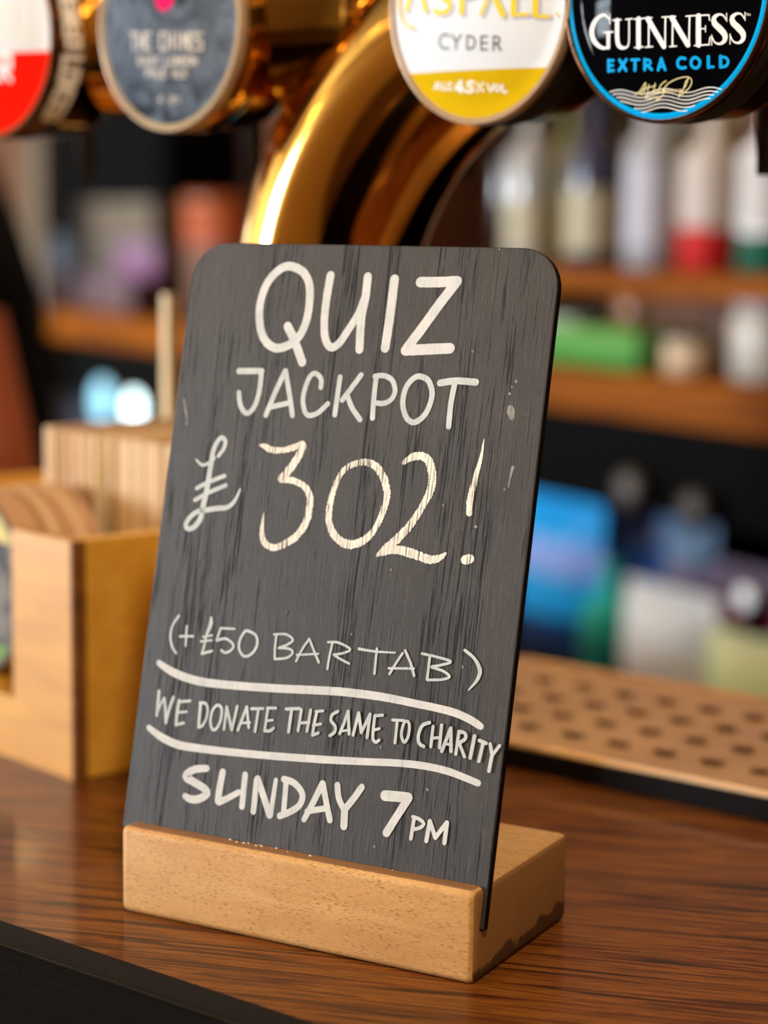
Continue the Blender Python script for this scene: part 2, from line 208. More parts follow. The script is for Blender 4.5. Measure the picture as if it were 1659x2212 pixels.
PRINT = {
 'I_brand_name': [(0,[0.4,0.81,1.26,2.02,2.32,2.12,1.41,0.81,0.5],[(-21.61,-9.82),(-24.23,-7.66),(-27.43,-8.26),(-30.07,-10.39),(-31.34,-13.55),(-30.27,-16.87),(-27.12,-19.47),(-23.96,-20.12),(-22.52,-19.19)]),(0,[1.61],[(-22.58,-14.59),(-22.81,-19.86)]),(0,[0.5],[(-25.09,-14.2),(-20.09,-14.28)]),(0,[0.4],[(-21.73,-7.51),(-21.63,-11.2)]),(0,[1.92,1.92,1.71,0.81,0.6,0.6],[(-18.07,-10.19),(-18.14,-17.61),(-17.05,-19.96),(-14.52,-20.55),(-12.68,-18.82),(-12.28,-9.96)]),(0,[0.5],[(-20.2,-9.91),(-16.15,-9.95)]),(0,[0.5],[(-13.91,-9.99),(-10.73,-9.91)]),(0,[2.02],[(-7.89,-10.21),(-8.18,-20.5)]),(0,[0.5],[(-9.87,-10.15),(-5.67,-10.11)]),(0,[0.5],[(-10.06,-20.68),(-6.11,-20.6)]),(0,[0.66],[(-3.2,-10.25),(-3.58,-20.63)]),(0,[2.02],[(-3.64,-10.45),(3.05,-20.83)]),(0,[0.66],[(3.97,-10.17),(3.56,-21.16)]),(0,[0.5],[(-5.28,-10.04),(-1.85,-10.05)]),(0,[0.5],[(-5.01,-20.79),(-1.84,-20.71)]),(0,[0.5],[(2.56,-10.1),(5.37,-10.06)]),(0,[0.66],[(7.06,-10.32),(6.67,-20.97)]),(0,[2.02],[(6.7,-10.57),(13.02,-20.63)]),(0,[0.66],[(13.9,-10.18),(13.5,-20.96)]),(0,[0.5],[(5.01,-10.13),(8.23,-10.1)]),(0,[0.5],[(5.43,-21.01),(8.35,-20.95)]),(0,[0.5],[(12.43,-10.2),(15.27,-10.14)]),(0,[2.02],[(17.44,-10.32),(17.25,-20.82)]),(0,[0.55],[(15.75,-10.16),(21.56,-10.12)]),(0,[0.45],[(21.47,-10.03),(21.7,-12.04)]),(0,[0.5],[(17.64,-15.0),(20.12,-15.0)]),(0,[0.4],[(20.13,-13.98),(20.1,-16.2)]),(0,[0.55],[(15.65,-21.03),(21.39,-20.86)]),(0,[0.45],[(21.3,-20.86),(21.85,-18.12)]),(0,[0.4,0.6,0.91,1.61,2.12,2.32,2.12,1.61,0.91,0.6,0.4],[(27.84,-12.02),(26.93,-10.49),(25.28,-10.08),(23.43,-11.21),(23.61,-13.21),(25.62,-15.27),(27.33,-17.4),(27.28,-19.52),(25.5,-20.71),(23.57,-20.08),(22.6,-18.06)]),(0,[0.35],[(28.11,-9.73),(28.2,-12.7)]),(0,[0.35],[(22.48,-17.39),(22.37,-21.06)]),(0,[0.4,0.6,0.91,1.61,2.12,2.32,2.12,1.61,0.91,0.6,0.4],[(34.54,-11.86),(33.66,-10.34),(32.06,-9.94),(30.28,-11.08),(30.45,-13.07),(32.4,-15.11),(34.05,-17.22),(34.05,-19.35),(32.3,-20.53),(30.44,-19.91),(29.49,-17.9)]),(0,[0.35],[(34.79,-9.58),(34.89,-12.53)]),(0,[0.35],[(29.37,-17.24),(29.28,-20.9)]),(0,[0.2],[(35.23,-10.03),(35.93,-10.05)]),(0,[0.2],[(35.58,-10.04),(35.59,-10.83)]),(0,[0.2],[(36.11,-10.85),(36.11,-10.06),(36.42,-10.59),(36.72,-10.07),(36.72,-10.86)])],
 'I_strapline': [(0,[1.31],[(-23.02,-24.78),(-23.37,-28.82)]),(0,[1.01],[(-23.03,-24.92),(-20.54,-24.96)]),(0,[0.91],[(-23.18,-26.75),(-20.93,-26.78)]),(0,[1.01],[(-23.36,-28.73),(-20.74,-28.72)]),(0,[1.31],[(-17.49,-24.97),(-14.7,-28.86)]),(0,[1.21],[(-14.21,-24.95),(-18.12,-28.84)]),(0,[1.01],[(-11.89,-25.15),(-8.18,-25.23)]),(0,[1.31],[(-10.05,-25.23),(-10.46,-29.04)]),(0,[1.31],[(-5.66,-25.29),(-5.94,-29.05)]),(0,[1.01],[(-5.67,-25.38),(-3.43,-25.7),(-3.0,-26.62),(-3.88,-27.4),(-5.54,-27.43)]),(0,[1.21],[(-4.71,-27.46),(-2.81,-29.12)]),(0,[1.21],[(1.66,-25.27),(0.04,-29.36)]),(0,[1.21],[(1.66,-25.27),(3.06,-29.38)]),(0,[0.81],[(0.66,-28.26),(2.62,-28.24)]),(0,[1.21],[(11.64,-25.63),(9.91,-25.3),(8.57,-26.51),(8.61,-28.31),(9.92,-29.07),(11.59,-28.85)]),(1,[1.21],[(15.84,-25.32),(17.47,-26.57),(17.01,-28.56),(15.37,-29.23),(13.97,-28.03),(14.34,-26.03)]),(0,[1.31],[(20.88,-25.24),(20.67,-29.11)]),(0,[1.01],[(20.67,-29.02),(22.61,-28.93)]),(0,[1.31],[(25.55,-25.23),(25.35,-29.09)]),(0,[1.11],[(25.54,-25.45),(27.5,-25.72),(28.3,-27.16),(27.44,-28.73),(25.35,-29.09)])],
 'I_signature': [(0,[0.4],[(-11.45,-38.28),(-8.68,-36.77),(-6.74,-34.56),(-5.82,-33.78),(-7.41,-37.96),(-8.82,-37.91),(-7.53,-36.59),(-4.62,-35.55)]),(0,[0.35],[(-4.52,-34.64),(-5.76,-38.24)]),(0,[0.35],[(-6.92,-36.15),(-1.56,-35.1)]),(0,[0.35],[(-1.63,-34.19),(-2.93,-37.65),(-1.71,-36.55),(-1.01,-37.57)]),(0,[0.4],[(3.13,-33.53),(0.89,-34.82),(-0.42,-37.04),(1.13,-37.63),(2.45,-36.13),(0.99,-38.9),(-2.52,-41.07),(-0.94,-39.3),(-4.55,-39.74),(-7.03,-39.43),(-4.35,-38.06),(2.75,-37.36)]),(0,[0.35],[(2.75,-37.36),(3.64,-36.35),(3.75,-37.84),(4.91,-36.75),(5.31,-37.89),(6.21,-36.69),(6.62,-37.79),(7.49,-36.73),(7.9,-37.73),(8.78,-36.63),(9.17,-37.85),(10.32,-36.44),(10.99,-34.66),(11.85,-33.34)]),(0,[0.4],[(1.2,-37.0),(4.09,-34.47),(8.37,-32.79),(12.43,-32.37),(13.79,-33.84),(12.59,-36.28),(9.34,-38.58),(7.7,-39.62),(8.92,-37.76),(11.15,-35.57),(12.5,-32.69)])],
 'I_waves': [(0,[0.33],[(-23.11,-36.78),(-21.88,-36.48),(-20.65,-36.26),(-19.43,-36.14),(-18.08,-36.16),(-16.76,-36.3),(-15.46,-36.54),(-14.18,-36.85),(-12.91,-37.19),(-11.66,-37.52),(-10.41,-37.78),(-9.16,-37.96),(-7.9,-38.01),(-6.64,-37.94),(-5.38,-37.76),(-4.12,-37.5),(-2.87,-37.19),(-1.62,-36.88),(-0.4,-36.62),(0.81,-36.43),(2.0,-36.36),(3.17,-36.4),(4.32,-36.56),(5.45,-36.8),(6.57,-37.11),(7.67,-37.43),(8.78,-37.72),(9.88,-37.94),(10.99,-38.06),(12.1,-38.06),(13.21,-37.94),(14.33,-37.72),(15.45,-37.42),(16.56,-37.1),(17.67,-36.79),(18.76,-36.54),(19.91,-36.39),(21.07,-36.35),(22.22,-36.44),(23.38,-36.63),(24.54,-36.91),(25.7,-37.23)]),(0,[0.33],[(-21.68,-37.81),(-20.43,-37.61),(-19.19,-37.53),(-17.94,-37.58),(-16.68,-37.75),(-15.37,-38.02),(-14.08,-38.36),(-12.79,-38.7),(-11.52,-39.01),(-10.25,-39.24),(-8.97,-39.36),(-7.69,-39.35),(-6.4,-39.23),(-5.12,-39.0),(-3.83,-38.7),(-2.56,-38.38),(-1.3,-38.08),(-0.05,-37.85),(1.17,-37.73),(2.37,-37.72),(3.54,-37.84),(4.7,-38.06),(5.84,-38.35),(6.97,-38.68),(8.09,-38.98),(9.22,-39.23),(10.34,-39.38),(11.47,-39.41),(12.61,-39.32),(13.75,-39.12),(14.92,-38.84),(16.09,-38.51),(17.25,-38.2),(18.42,-37.94),(19.59,-37.76),(20.76,-37.71),(21.94,-37.78),(23.11,-37.96),(24.29,-38.24)]),(0,[0.33],[(-19.97,-38.96),(-18.75,-38.94),(-17.53,-39.04),(-16.31,-39.26),(-15.08,-39.55),(-13.86,-39.88),(-12.64,-40.2),(-11.42,-40.48),(-10.21,-40.66),(-8.99,-40.74),(-7.74,-40.69),(-6.48,-40.54),(-5.21,-40.29),(-3.96,-39.99),(-2.71,-39.68),(-1.47,-39.4),(-0.26,-39.19),(0.94,-39.07),(2.11,-39.08),(3.26,-39.2),(4.39,-39.42),(5.5,-39.71),(6.61,-40.03),(7.71,-40.33),(8.81,-40.57),(9.93,-40.73),(11.1,-40.78),(12.26,-40.7),(13.42,-40.52),(14.56,-40.26),(15.71,-39.94),(16.85,-39.63),(17.99,-39.36),(19.13,-39.16),(20.28,-39.07),(21.42,-39.1),(22.57,-39.25)]),(0,[0.33],[(-18.26,-40.39),(-17.03,-40.55),(-15.79,-40.82),(-14.55,-41.14),(-13.31,-41.47),(-12.08,-41.77),(-10.85,-42.0),(-9.63,-42.12),(-8.42,-42.11),(-7.21,-41.99),(-6.0,-41.76),(-4.77,-41.46),(-3.5,-41.14),(-2.24,-40.84),(-1.0,-40.6),(0.22,-40.45),(1.41,-40.42),(2.58,-40.51),(3.73,-40.71),(4.87,-40.99),(5.99,-41.3),(7.16,-41.62),(8.35,-41.89),(9.54,-42.08),(10.72,-42.15),(11.9,-42.1),(13.07,-41.93),(14.23,-41.67),(15.39,-41.36),(16.54,-41.04),(17.7,-40.75),(18.85,-40.54),(20.01,-40.44),(21.17,-40.46)]),(0,[0.33],[(-11.83,-43.26),(-10.6,-43.45),(-9.37,-43.53),(-8.15,-43.48),(-6.94,-43.31),(-5.74,-43.04),(-4.53,-42.72),(-3.34,-42.39),(-2.14,-42.1),(-0.92,-41.89),(0.3,-41.78),(1.49,-41.8),(2.67,-41.93),(3.87,-42.18),(5.08,-42.48),(6.28,-42.81),(7.49,-43.12),(8.68,-43.36),(9.87,-43.5),(11.06,-43.52),(12.24,-43.41),(13.41,-43.2),(14.57,-42.91)]),(0,[0.33],[(-8.49,-44.89),(-7.23,-44.72),(-5.97,-44.46),(-4.72,-44.12),(-3.48,-43.78),(-2.23,-43.47),(-0.98,-43.26),(0.26,-43.16),(1.51,-43.2),(2.77,-43.36),(4.02,-43.63),(5.28,-43.96),(6.53,-44.3),(7.78,-44.6),(9.02,-44.81),(10.26,-44.9),(11.49,-44.85)])],
 'J_brand_name': [(0,[2.46],[(-29.88,10.57),(-33.07,4.49),(-35.86,-0.96)]),(0,[2.46],[(-29.52,10.54),(-25.94,3.9),(-23.39,-2.14)]),(0,[0.98],[(-38.82,5.87),(-40.23,2.31),(-39.26,-2.77),(-35.89,-7.09),(-30.42,-9.07)]),(0,[1.47,2.16,2.16,2.16,1.96,1.47],[(-7.72,6.58),(-13.23,8.31),(-16.84,6.34),(-14.16,2.57),(-10.13,0.08),(-10.39,-2.57),(-14.04,-3.89),(-18.46,-2.71)]),(0,[2.46],[(-3.45,7.62),(-3.65,-4.3)]),(0,[1.67],[(-3.44,7.4),(1.91,6.4),(3.15,2.81),(-2.89,1.4)]),(0,[1.47],[(10.38,6.36),(8.55,-0.12),(6.08,-5.47)]),(0,[2.46],[(10.64,6.34),(12.92,-0.33),(15.98,-6.13)]),(0,[2.46],[(20.86,5.4),(20.63,-6.1)]),(0,[1.28],[(20.63,-6.4),(26.78,-6.45)]),(0,[2.46],[(29.78,4.6),(29.77,-6.63)]),(0,[1.38],[(29.54,-7.14),(35.3,-7.57)]),(0,[1.08],[(38.39,-6.55),(38.55,-6.73)])],
 'J_brand_shadow': [(0,[2.46],[(-28.22,9.34),(-31.4,3.26),(-34.2,-2.18)]),(0,[2.46],[(-27.87,9.3),(-24.39,2.7),(-21.92,-3.32)]),(0,[0.98],[(-37.43,4.69),(-38.92,1.14),(-37.95,-3.93),(-34.27,-8.3),(-28.89,-10.26)]),(0,[1.47,2.16,2.16,2.16,1.96,1.47],[(-6.37,5.42),(-11.81,7.13),(-15.4,5.16),(-12.77,1.41),(-8.8,-1.07),(-9.07,-3.72),(-12.69,-5.05),(-17.05,-3.88)]),(0,[2.46],[(-2.14,6.48),(-2.41,-5.43)]),(0,[1.67],[(-2.13,6.26),(3.16,5.27),(4.38,1.68),(-1.62,0.26)]),(0,[1.47],[(11.56,5.24),(9.71,-1.23),(7.24,-6.57)]),(0,[2.46],[(11.82,5.23),(14.05,-1.43),(17.06,-7.22)]),(0,[2.46],[(21.96,4.31),(21.68,-7.18)]),(0,[1.28],[(21.68,-7.48),(27.79,-7.52)]),(0,[2.46],[(30.82,3.53),(30.77,-7.7)]),(0,[1.38],[(30.54,-8.21),(36.26,-8.62)]),(0,[1.08],[(39.57,-7.65),(39.73,-7.83)])],
 'J_strapline': [(0,[0.74],[(-10.6,-13.42),(-12.68,-12.42),(-15.22,-13.61),(-15.79,-15.81),(-14.25,-17.89),(-11.01,-18.15)]),(0,[0.74],[(-8.78,-12.94),(-6.76,-15.97)]),(0,[0.74],[(-4.12,-13.18),(-6.76,-15.97),(-7.05,-18.69)]),(0,[0.74],[(-1.03,-13.69),(-1.34,-19.04)]),(0,[0.74],[(-1.03,-13.77),(1.71,-14.34),(2.7,-16.49),(1.48,-18.55),(-1.33,-18.95)]),(0,[0.74],[(5.77,-14.21),(5.48,-19.54)]),(0,[0.74],[(5.77,-14.25),(8.67,-14.38)]),(0,[0.74],[(5.65,-16.83),(8.55,-16.95)]),(0,[0.74],[(5.49,-19.45),(8.39,-19.56)]),(0,[0.74],[(11.51,-14.44),(11.23,-19.89)]),(0,[0.74],[(11.51,-14.53),(13.79,-14.84),(14.24,-15.98),(13.43,-17.13),(11.38,-17.27)]),(0,[0.74],[(12.9,-17.42),(14.52,-20.0)])],
 'J_alcohol_line': [(0,[0.79],[(-21.05,-34.11),(-18.64,-31.43),(-17.49,-34.25)]),(0,[0.59],[(-20.14,-33.43),(-18.01,-33.51)]),(0,[0.79],[(-15.49,-31.74),(-15.9,-34.31),(-14.15,-34.38)]),(0,[0.79],[(-10.76,-32.37),(-12.42,-31.99),(-13.34,-33.16),(-12.79,-34.43),(-11.07,-34.4)]),(0,[1.08],[(-5.86,-31.35),(-9.01,-34.34),(-4.91,-34.49)]),(0,[1.18],[(-5.8,-31.8),(-6.57,-35.76)]),(0,[1.18],[(-4.14,-35.53),(-4.04,-35.62)]),(0,[1.08],[(0.54,-32.01),(-2.03,-31.93),(-2.46,-33.46),(-0.38,-33.88),(-0.21,-35.08),(-1.5,-35.79),(-3.17,-35.56)]),(0,[0.69],[(5.32,-32.3),(1.54,-36.01)]),(0,[1.28],[(2.36,-32.95),(2.45,-33.04)]),(0,[1.28],[(4.48,-35.35),(4.58,-35.44)]),(0,[0.83],[(7.25,-33.1),(8.3,-35.89),(10.07,-33.18)]),(1,[0.79],[(11.74,-33.53),(12.89,-34.56),(11.42,-35.97),(10.4,-34.72)]),(0,[0.83],[(14.13,-33.59),(13.79,-36.2),(15.71,-36.25)])],
 'K_brand_name': [(0,[1.23],[(-19.73,-3.92),(-15.84,-4.15)]),(0,[1.23],[(-17.77,-4.04),(-18.28,-11.3)]),(0,[1.23],[(-14.23,-4.24),(-14.72,-11.49)]),(0,[1.23],[(-10.56,-4.45),(-11.04,-11.67)]),(0,[1.23],[(-14.42,-7.87),(-10.75,-8.06)]),(0,[1.23],[(-9.03,-4.53),(-9.5,-11.75)]),(0,[1.23],[(-9.03,-4.53),(-5.55,-4.71)]),(0,[1.23],[(-9.22,-8.14),(-6.42,-8.28)]),(0,[1.23],[(-9.5,-11.75),(-6.01,-11.92)]),(0,[1.23],[(3.79,-5.16),(0.61,-5.02)]),(0,[1.23],[(0.61,-5.02),(0.17,-12.19)]),(0,[1.23],[(0.17,-12.19),(3.36,-12.32)]),(0,[1.23],[(5.12,-5.22),(4.7,-12.38)]),(0,[1.23],[(8.18,-5.35),(7.76,-12.5)]),(0,[1.23],[(4.95,-8.8),(8.01,-8.93)]),(0,[1.23],[(10.94,-5.47),(10.53,-12.6)]),(0,[1.23],[(13.24,-12.69),(13.64,-5.57)]),(0,[1.23],[(13.64,-5.57),(14.87,-9.9)]),(0,[1.23],[(14.87,-9.9),(16.48,-5.68)]),(0,[1.23],[(16.48,-5.68),(16.09,-12.79)]),(0,[1.23],[(17.68,-5.72),(17.3,-12.83)]),(0,[1.23],[(17.68,-5.72),(20.44,-5.82)]),(0,[1.23],[(17.53,-9.28),(19.74,-9.35)]),(0,[1.23],[(17.3,-12.83),(20.06,-12.91)]),(0,[1.23],[(24.27,-5.94),(21.6,-5.86)]),(0,[1.23],[(21.6,-5.86),(21.45,-9.41)]),(0,[1.23],[(21.45,-9.41),(24.12,-9.49)]),(0,[1.23],[(24.12,-9.49),(23.91,-13.03)]),(0,[1.23],[(23.91,-13.03),(21.23,-12.95)])],
 'K_strapline': [(0,[0.85],[(-15.05,-14.89),(-15.51,-18.29)]),(0,[0.85],[(-15.05,-14.89),(-12.29,-15.03)]),(0,[0.85],[(-15.27,-16.59),(-13.05,-16.7)]),(0,[0.85],[(-15.51,-18.29),(-12.74,-18.42)]),(0,[0.85],[(-11.58,-18.47),(-9.8,-15.14)]),(0,[0.85],[(-9.8,-15.14),(-8.91,-18.59)]),(0,[0.85],[(-10.85,-17.14),(-9.26,-17.21)]),(0,[0.85],[(-4.81,-15.37),(-7.37,-15.25)]),(0,[0.85],[(-7.37,-15.25),(-7.57,-16.95)]),(0,[0.85],[(-7.57,-16.95),(-5.01,-17.06)]),(0,[0.85],[(-5.01,-17.06),(-5.23,-18.75)]),(0,[0.85],[(-5.23,-18.75),(-7.8,-18.64)]),(0,[0.85],[(-3.74,-15.41),(-1.27,-15.52)]),(0,[0.85],[(-2.5,-15.47),(-2.91,-18.84)]),(0,[0.85],[(3.17,-15.69),(2.78,-19.06)]),(0,[0.85],[(2.78,-19.06),(5.1,-19.14)]),(0,[0.85],[(6.46,-15.82),(8.71,-15.9)]),(0,[0.85],[(8.71,-15.9),(8.34,-19.25)]),(0,[0.85],[(8.34,-19.25),(6.08,-19.18)]),(0,[0.85],[(6.08,-19.18),(6.46,-15.82)]),(0,[0.85],[(9.3,-19.28),(9.66,-15.93)]),(0,[0.85],[(9.66,-15.93),(11.49,-19.35)]),(0,[0.85],[(11.49,-19.35),(11.85,-16.01)]),(0,[0.85],[(12.78,-16.04),(12.42,-19.38)]),(0,[0.85],[(12.78,-16.04),(14.46,-16.43)]),(0,[0.85],[(14.46,-16.43),(14.18,-19.1)]),(0,[0.85],[(14.18,-19.1),(12.42,-19.38)]),(0,[0.85],[(15.82,-16.13),(17.91,-16.2)]),(0,[0.85],[(17.91,-16.2),(17.57,-19.53)]),(0,[0.85],[(17.57,-19.53),(15.47,-19.48)]),(0,[0.85],[(15.47,-19.48),(15.82,-16.13)]),(0,[0.85],[(18.45,-19.56),(18.79,-16.22)]),(0,[0.85],[(18.79,-16.22),(20.49,-19.61)]),(0,[0.85],[(20.49,-19.61),(20.83,-16.28)]),(0,[0.85],[(-10.39,-20.66),(-10.96,-24.05)]),(0,[0.85],[(-10.39,-20.66),(-7.8,-20.77)]),(0,[0.85],[(-7.8,-20.77),(-8.07,-22.46)]),(0,[0.85],[(-8.07,-22.46),(-10.66,-22.35)]),(0,[0.85],[(-7.27,-24.19),(-5.46,-20.86)]),(0,[0.85],[(-5.46,-20.86),(-4.77,-24.29)]),(0,[0.85],[(-6.53,-22.86),(-5.03,-22.92)]),(0,[0.85],[(-3.17,-20.95),(-3.71,-24.32)]),(0,[0.85],[(-3.71,-24.32),(-1.29,-24.41)]),(0,[0.85],[(0.26,-21.08),(-0.27,-24.45)]),(0,[0.85],[(0.26,-21.08),(2.59,-21.16)]),(0,[0.85],[(0.0,-22.76),(1.88,-22.83)]),(0,[0.85],[(-0.27,-24.45),(2.08,-24.53)]),(0,[0.85],[(6.31,-24.66),(7.91,-21.34)]),(0,[0.85],[(7.91,-21.34),(8.53,-24.73)]),(0,[0.85],[(6.96,-23.33),(8.29,-23.38)]),(0,[0.85],[(9.94,-21.41),(9.47,-24.76)]),(0,[0.85],[(9.47,-24.76),(11.62,-24.82)]),(0,[0.85],[(13.0,-21.5),(12.54,-24.85)]),(0,[0.85],[(13.0,-21.5),(15.1,-21.56)]),(0,[0.85],[(12.78,-23.17),(14.46,-23.22)]),(0,[0.85],[(12.54,-24.85),(14.64,-24.9)])],
 'K_alcohol_line': [(0,[0.61],[(-2.51,-33.07),(-4.72,-34.66)]),(0,[0.61],[(-4.72,-34.66),(-2.11,-34.74)]),(0,[0.61],[(-2.51,-33.07),(-3.16,-35.81)]),(0,[0.61],[(2.93,-33.23),(5.37,-33.29)]),(0,[0.61],[(5.37,-33.29),(5.07,-34.66)]),(0,[0.61],[(5.07,-34.66),(2.63,-34.59)]),(0,[0.61],[(2.63,-34.59),(2.32,-35.96)]),(0,[0.61],[(2.32,-35.96),(4.77,-36.02)]),(0,[0.61],[(8.76,-33.38),(5.8,-36.05)]),(0,[0.61],[(6.34,-33.59),(6.76,-33.88)]),(0,[0.61],[(7.83,-35.55),(8.24,-35.83)])],
 'L_brand_name': [(0,[0.76],[(-40.32,5.28),(-39.96,17.37)]),(0,[0.76],[(-39.96,17.37),(-33.77,9.71)]),(0,[0.76],[(-33.77,9.71),(-27.01,16.47)]),(0,[0.76],[(-27.01,16.47),(-26.08,4.34)]),(0,[0.76],[(-8.94,15.21),(-21.1,16.03)]),(0,[0.76],[(-21.1,16.03),(-20.51,9.98)]),(0,[0.76],[(-20.51,9.98),(-8.48,9.23)]),(0,[0.76],[(-8.48,9.23),(-8.32,3.28)]),(0,[0.76],[(-8.32,3.28),(-20.3,3.97)]),(0,[0.76],[(-4.25,14.93),(5.82,14.37)]),(0,[0.76],[(0.92,14.63),(1.44,2.78)]),(0,[0.76],[(9.83,14.17),(10.28,2.39)]),(0,[0.76],[(9.83,14.17),(18.62,13.78)]),(0,[0.76],[(10.18,8.27),(17.24,7.97)]),(0,[0.76],[(10.28,2.39),(19.02,2.06)]),(0,[0.76],[(22.18,13.64),(22.56,1.94)]),(0,[0.76],[(22.56,1.94),(30.43,1.71)])],
 'L_strapline': [(0,[2.59],[(-35.4,-6.48),(-36.53,-18.55)]),(0,[2.59],[(-36.53,-18.55),(-26.76,-18.99)]),(0,[2.59],[(-22.53,-19.19),(-15.97,-7.58)]),(0,[2.59],[(-15.97,-7.58),(-13.5,-19.58)]),(0,[2.59],[(-19.67,-14.55),(-14.32,-14.8)]),(0,[2.59],[(-0.51,-8.29),(-8.18,-7.96)]),(0,[2.59],[(-8.18,-7.96),(-9.92,-19.73)]),(0,[2.59],[(-9.92,-19.73),(-2.12,-20.01)]),(0,[2.59],[(-2.12,-20.01),(-1.17,-14.16)]),(0,[2.59],[(2.59,-8.42),(1.03,-20.12)]),(0,[2.59],[(2.59,-8.42),(9.45,-8.68)]),(0,[2.59],[(1.94,-14.27),(7.51,-14.47)]),(0,[2.59],[(1.03,-20.12),(8.0,-20.34)]),(0,[2.59],[(12.26,-8.77),(10.84,-20.42)]),(0,[2.59],[(12.26,-8.77),(18.54,-8.97)]),(0,[2.59],[(18.54,-8.97),(17.98,-14.78)]),(0,[2.59],[(17.98,-14.78),(11.67,-14.6)]),(0,[2.59],[(13.6,-14.66),(17.2,-20.59)])],
 'K_pink_dot': [(0,[11.79,11.79],[(2.76,10.64),(2.88,10.55)])],
}
# ------------------------------------------------------------------ materials
def mat_brass(name, c1, c2, rough, tarn=0.0):
    t = NT(name); v = t.coord(); n = t.noise(v, 9, 5); n2 = t.noise(v, 260, 2)
    t.set(color=t.mix(n, c1, c2), metal=1.0, rough=t.math('ADD', t.math('MULTIPLY', n, rough), rough * .5 + tarn), normal=t.bump(n2, .02, .0003))
    return t.m
M = {}
M['brass'] = mat_brass('polished_brass', '#e6b45c', '#cc953e', .09)
M['brass_satin'] = mat_brass('satin_brass', '#b98a3c', '#8a6a30', .22)
M['copper'] = mat_brass('copper_tray_sheet', '#ffe0ba', '#f2cc9c', .28, .10)
M['chrome'] = plain('worn_chrome', '#b8b4ae', .15, metal=1.0)
M['bronze_rim'] = plain('bronze_rim', '#5a3a24', .18, metal=.8)
M['beige_rim'] = plain('beige_rim', '#bda58a', .3, metal=.35)
M['blackplastic'] = plain('black_plastic', '#0b0b0c', .35)
M['blackmatte'] = plain('black_matte', '#0c0a09', .75)
M['white_enamel'] = plain('white_enamel', '#f2f2ef', .2)
M['blue_enamel'] = plain('blue_enamel', '#00a4e4', .2)
def mat_board():
    t = NT('painted_oak_chalkboard')
    v = t.coord((1, 1, 1))
    vs = t.add('ShaderNodeMapping', {'Vector': v, 'Scale': (1300, 300, 30)}).outputs[0]
    vb = t.add('ShaderNodeMapping', {'Vector': v, 'Scale': (95, 30, 5)}).outputs[0]
    vf = t.add('ShaderNodeMapping', {'Vector': v, 'Scale': (2600, 2600, 300)}).outputs[0]
    pores = t.noise(vs, 1, 6, .66, .3); bands = t.noise(vb, 1, 3, .6, .3); fine = t.noise(vf, 1, 3)
    gate = t.ramp(bands, [(.42, 0.0), (.62, .13)])
    mask = t.ramp(t.math('ADD', pores, gate), [(.632, 0.0), (.665, 1.0)])
    cloud = t.noise(t.add('ShaderNodeMapping', {'Vector': v, 'Scale': (22, 22, 16)}).outputs[0], 1, 5, .65)
    base = t.mix(t.ramp(cloud, [(.3, 0.0), (.7, 1.0)]), '#302f30', '#3e3d3d')
    base = t.mix(t.ramp(fine, [(.40, 0.0), (.66, .55)]), base, '#232222')
    scr = t.noise(t.add('ShaderNodeMapping', {'Vector': v, 'Scale': (1900, 600, 45)}).outputs[0], 1, 3)
    base = t.mix(t.ramp(scr, [(.55, 0.0), (.72, .5)]), base, '#5b5957')
    specks = t.add('ShaderNodeTexVoronoi', {'Vector': v, 'Scale': 210.0}).outputs['Distance']
    base = t.mix(t.ramp(specks, [(.0, .8), (.055, 0.0)]), base, '#716e68')
    t.set(color=t.mix(mask, base, '#0e0c0d'), rough=t.mix(mask, (.5,)*3+(1,), (.8,)*3+(1,)), spec=.42,
          normal=t.bump(t.math('SUBTRACT', t.math('ADD', t.math('MULTIPLY', fine, .2), t.math('MULTIPLY', scr, .15)), mask), .7, .0005))
    return t.m
M['board'] = mat_board()
def mat_chalk(name, col, col2, lo, hi, back='#4a4846'):
    t = NT(name); v = t.coord()
    st = t.noise(t.add('ShaderNodeMapping', {'Vector': v, 'Scale': (1500, 300, 60)}).outputs[0], 1, 4, .6)
    cl = t.noise(v, 130, 3); c = t.mix(t.ramp(cl, [(.35, 0.0), (.65, 1.0)]), col, col2)
    t.set(color=t.mix(t.ramp(st, [(lo, 1.0), (hi, 0.0)]), c, back), rough=.7, spec=.2, normal=t.bump(st, .2, .0003)); return t.m
M['pen_big'] = mat_chalk('white_chalk_pen', '#d2d5d5', '#c2c8ca', .26, .42, '#8d8e8c')
M['pen_fine'] = mat_chalk('grey_white_chalk_pen', '#c6cfd0', '#b4bdc0', .26, .42, '#83888a')
M['chalk_dry'] = mat_chalk('dry_cream_chalk', '#f0ebe0', '#e2ddd2', .40, .475)
M['splash'] = mat_chalk('dried_splash', '#9c9b97', '#82817d', .3, .5)
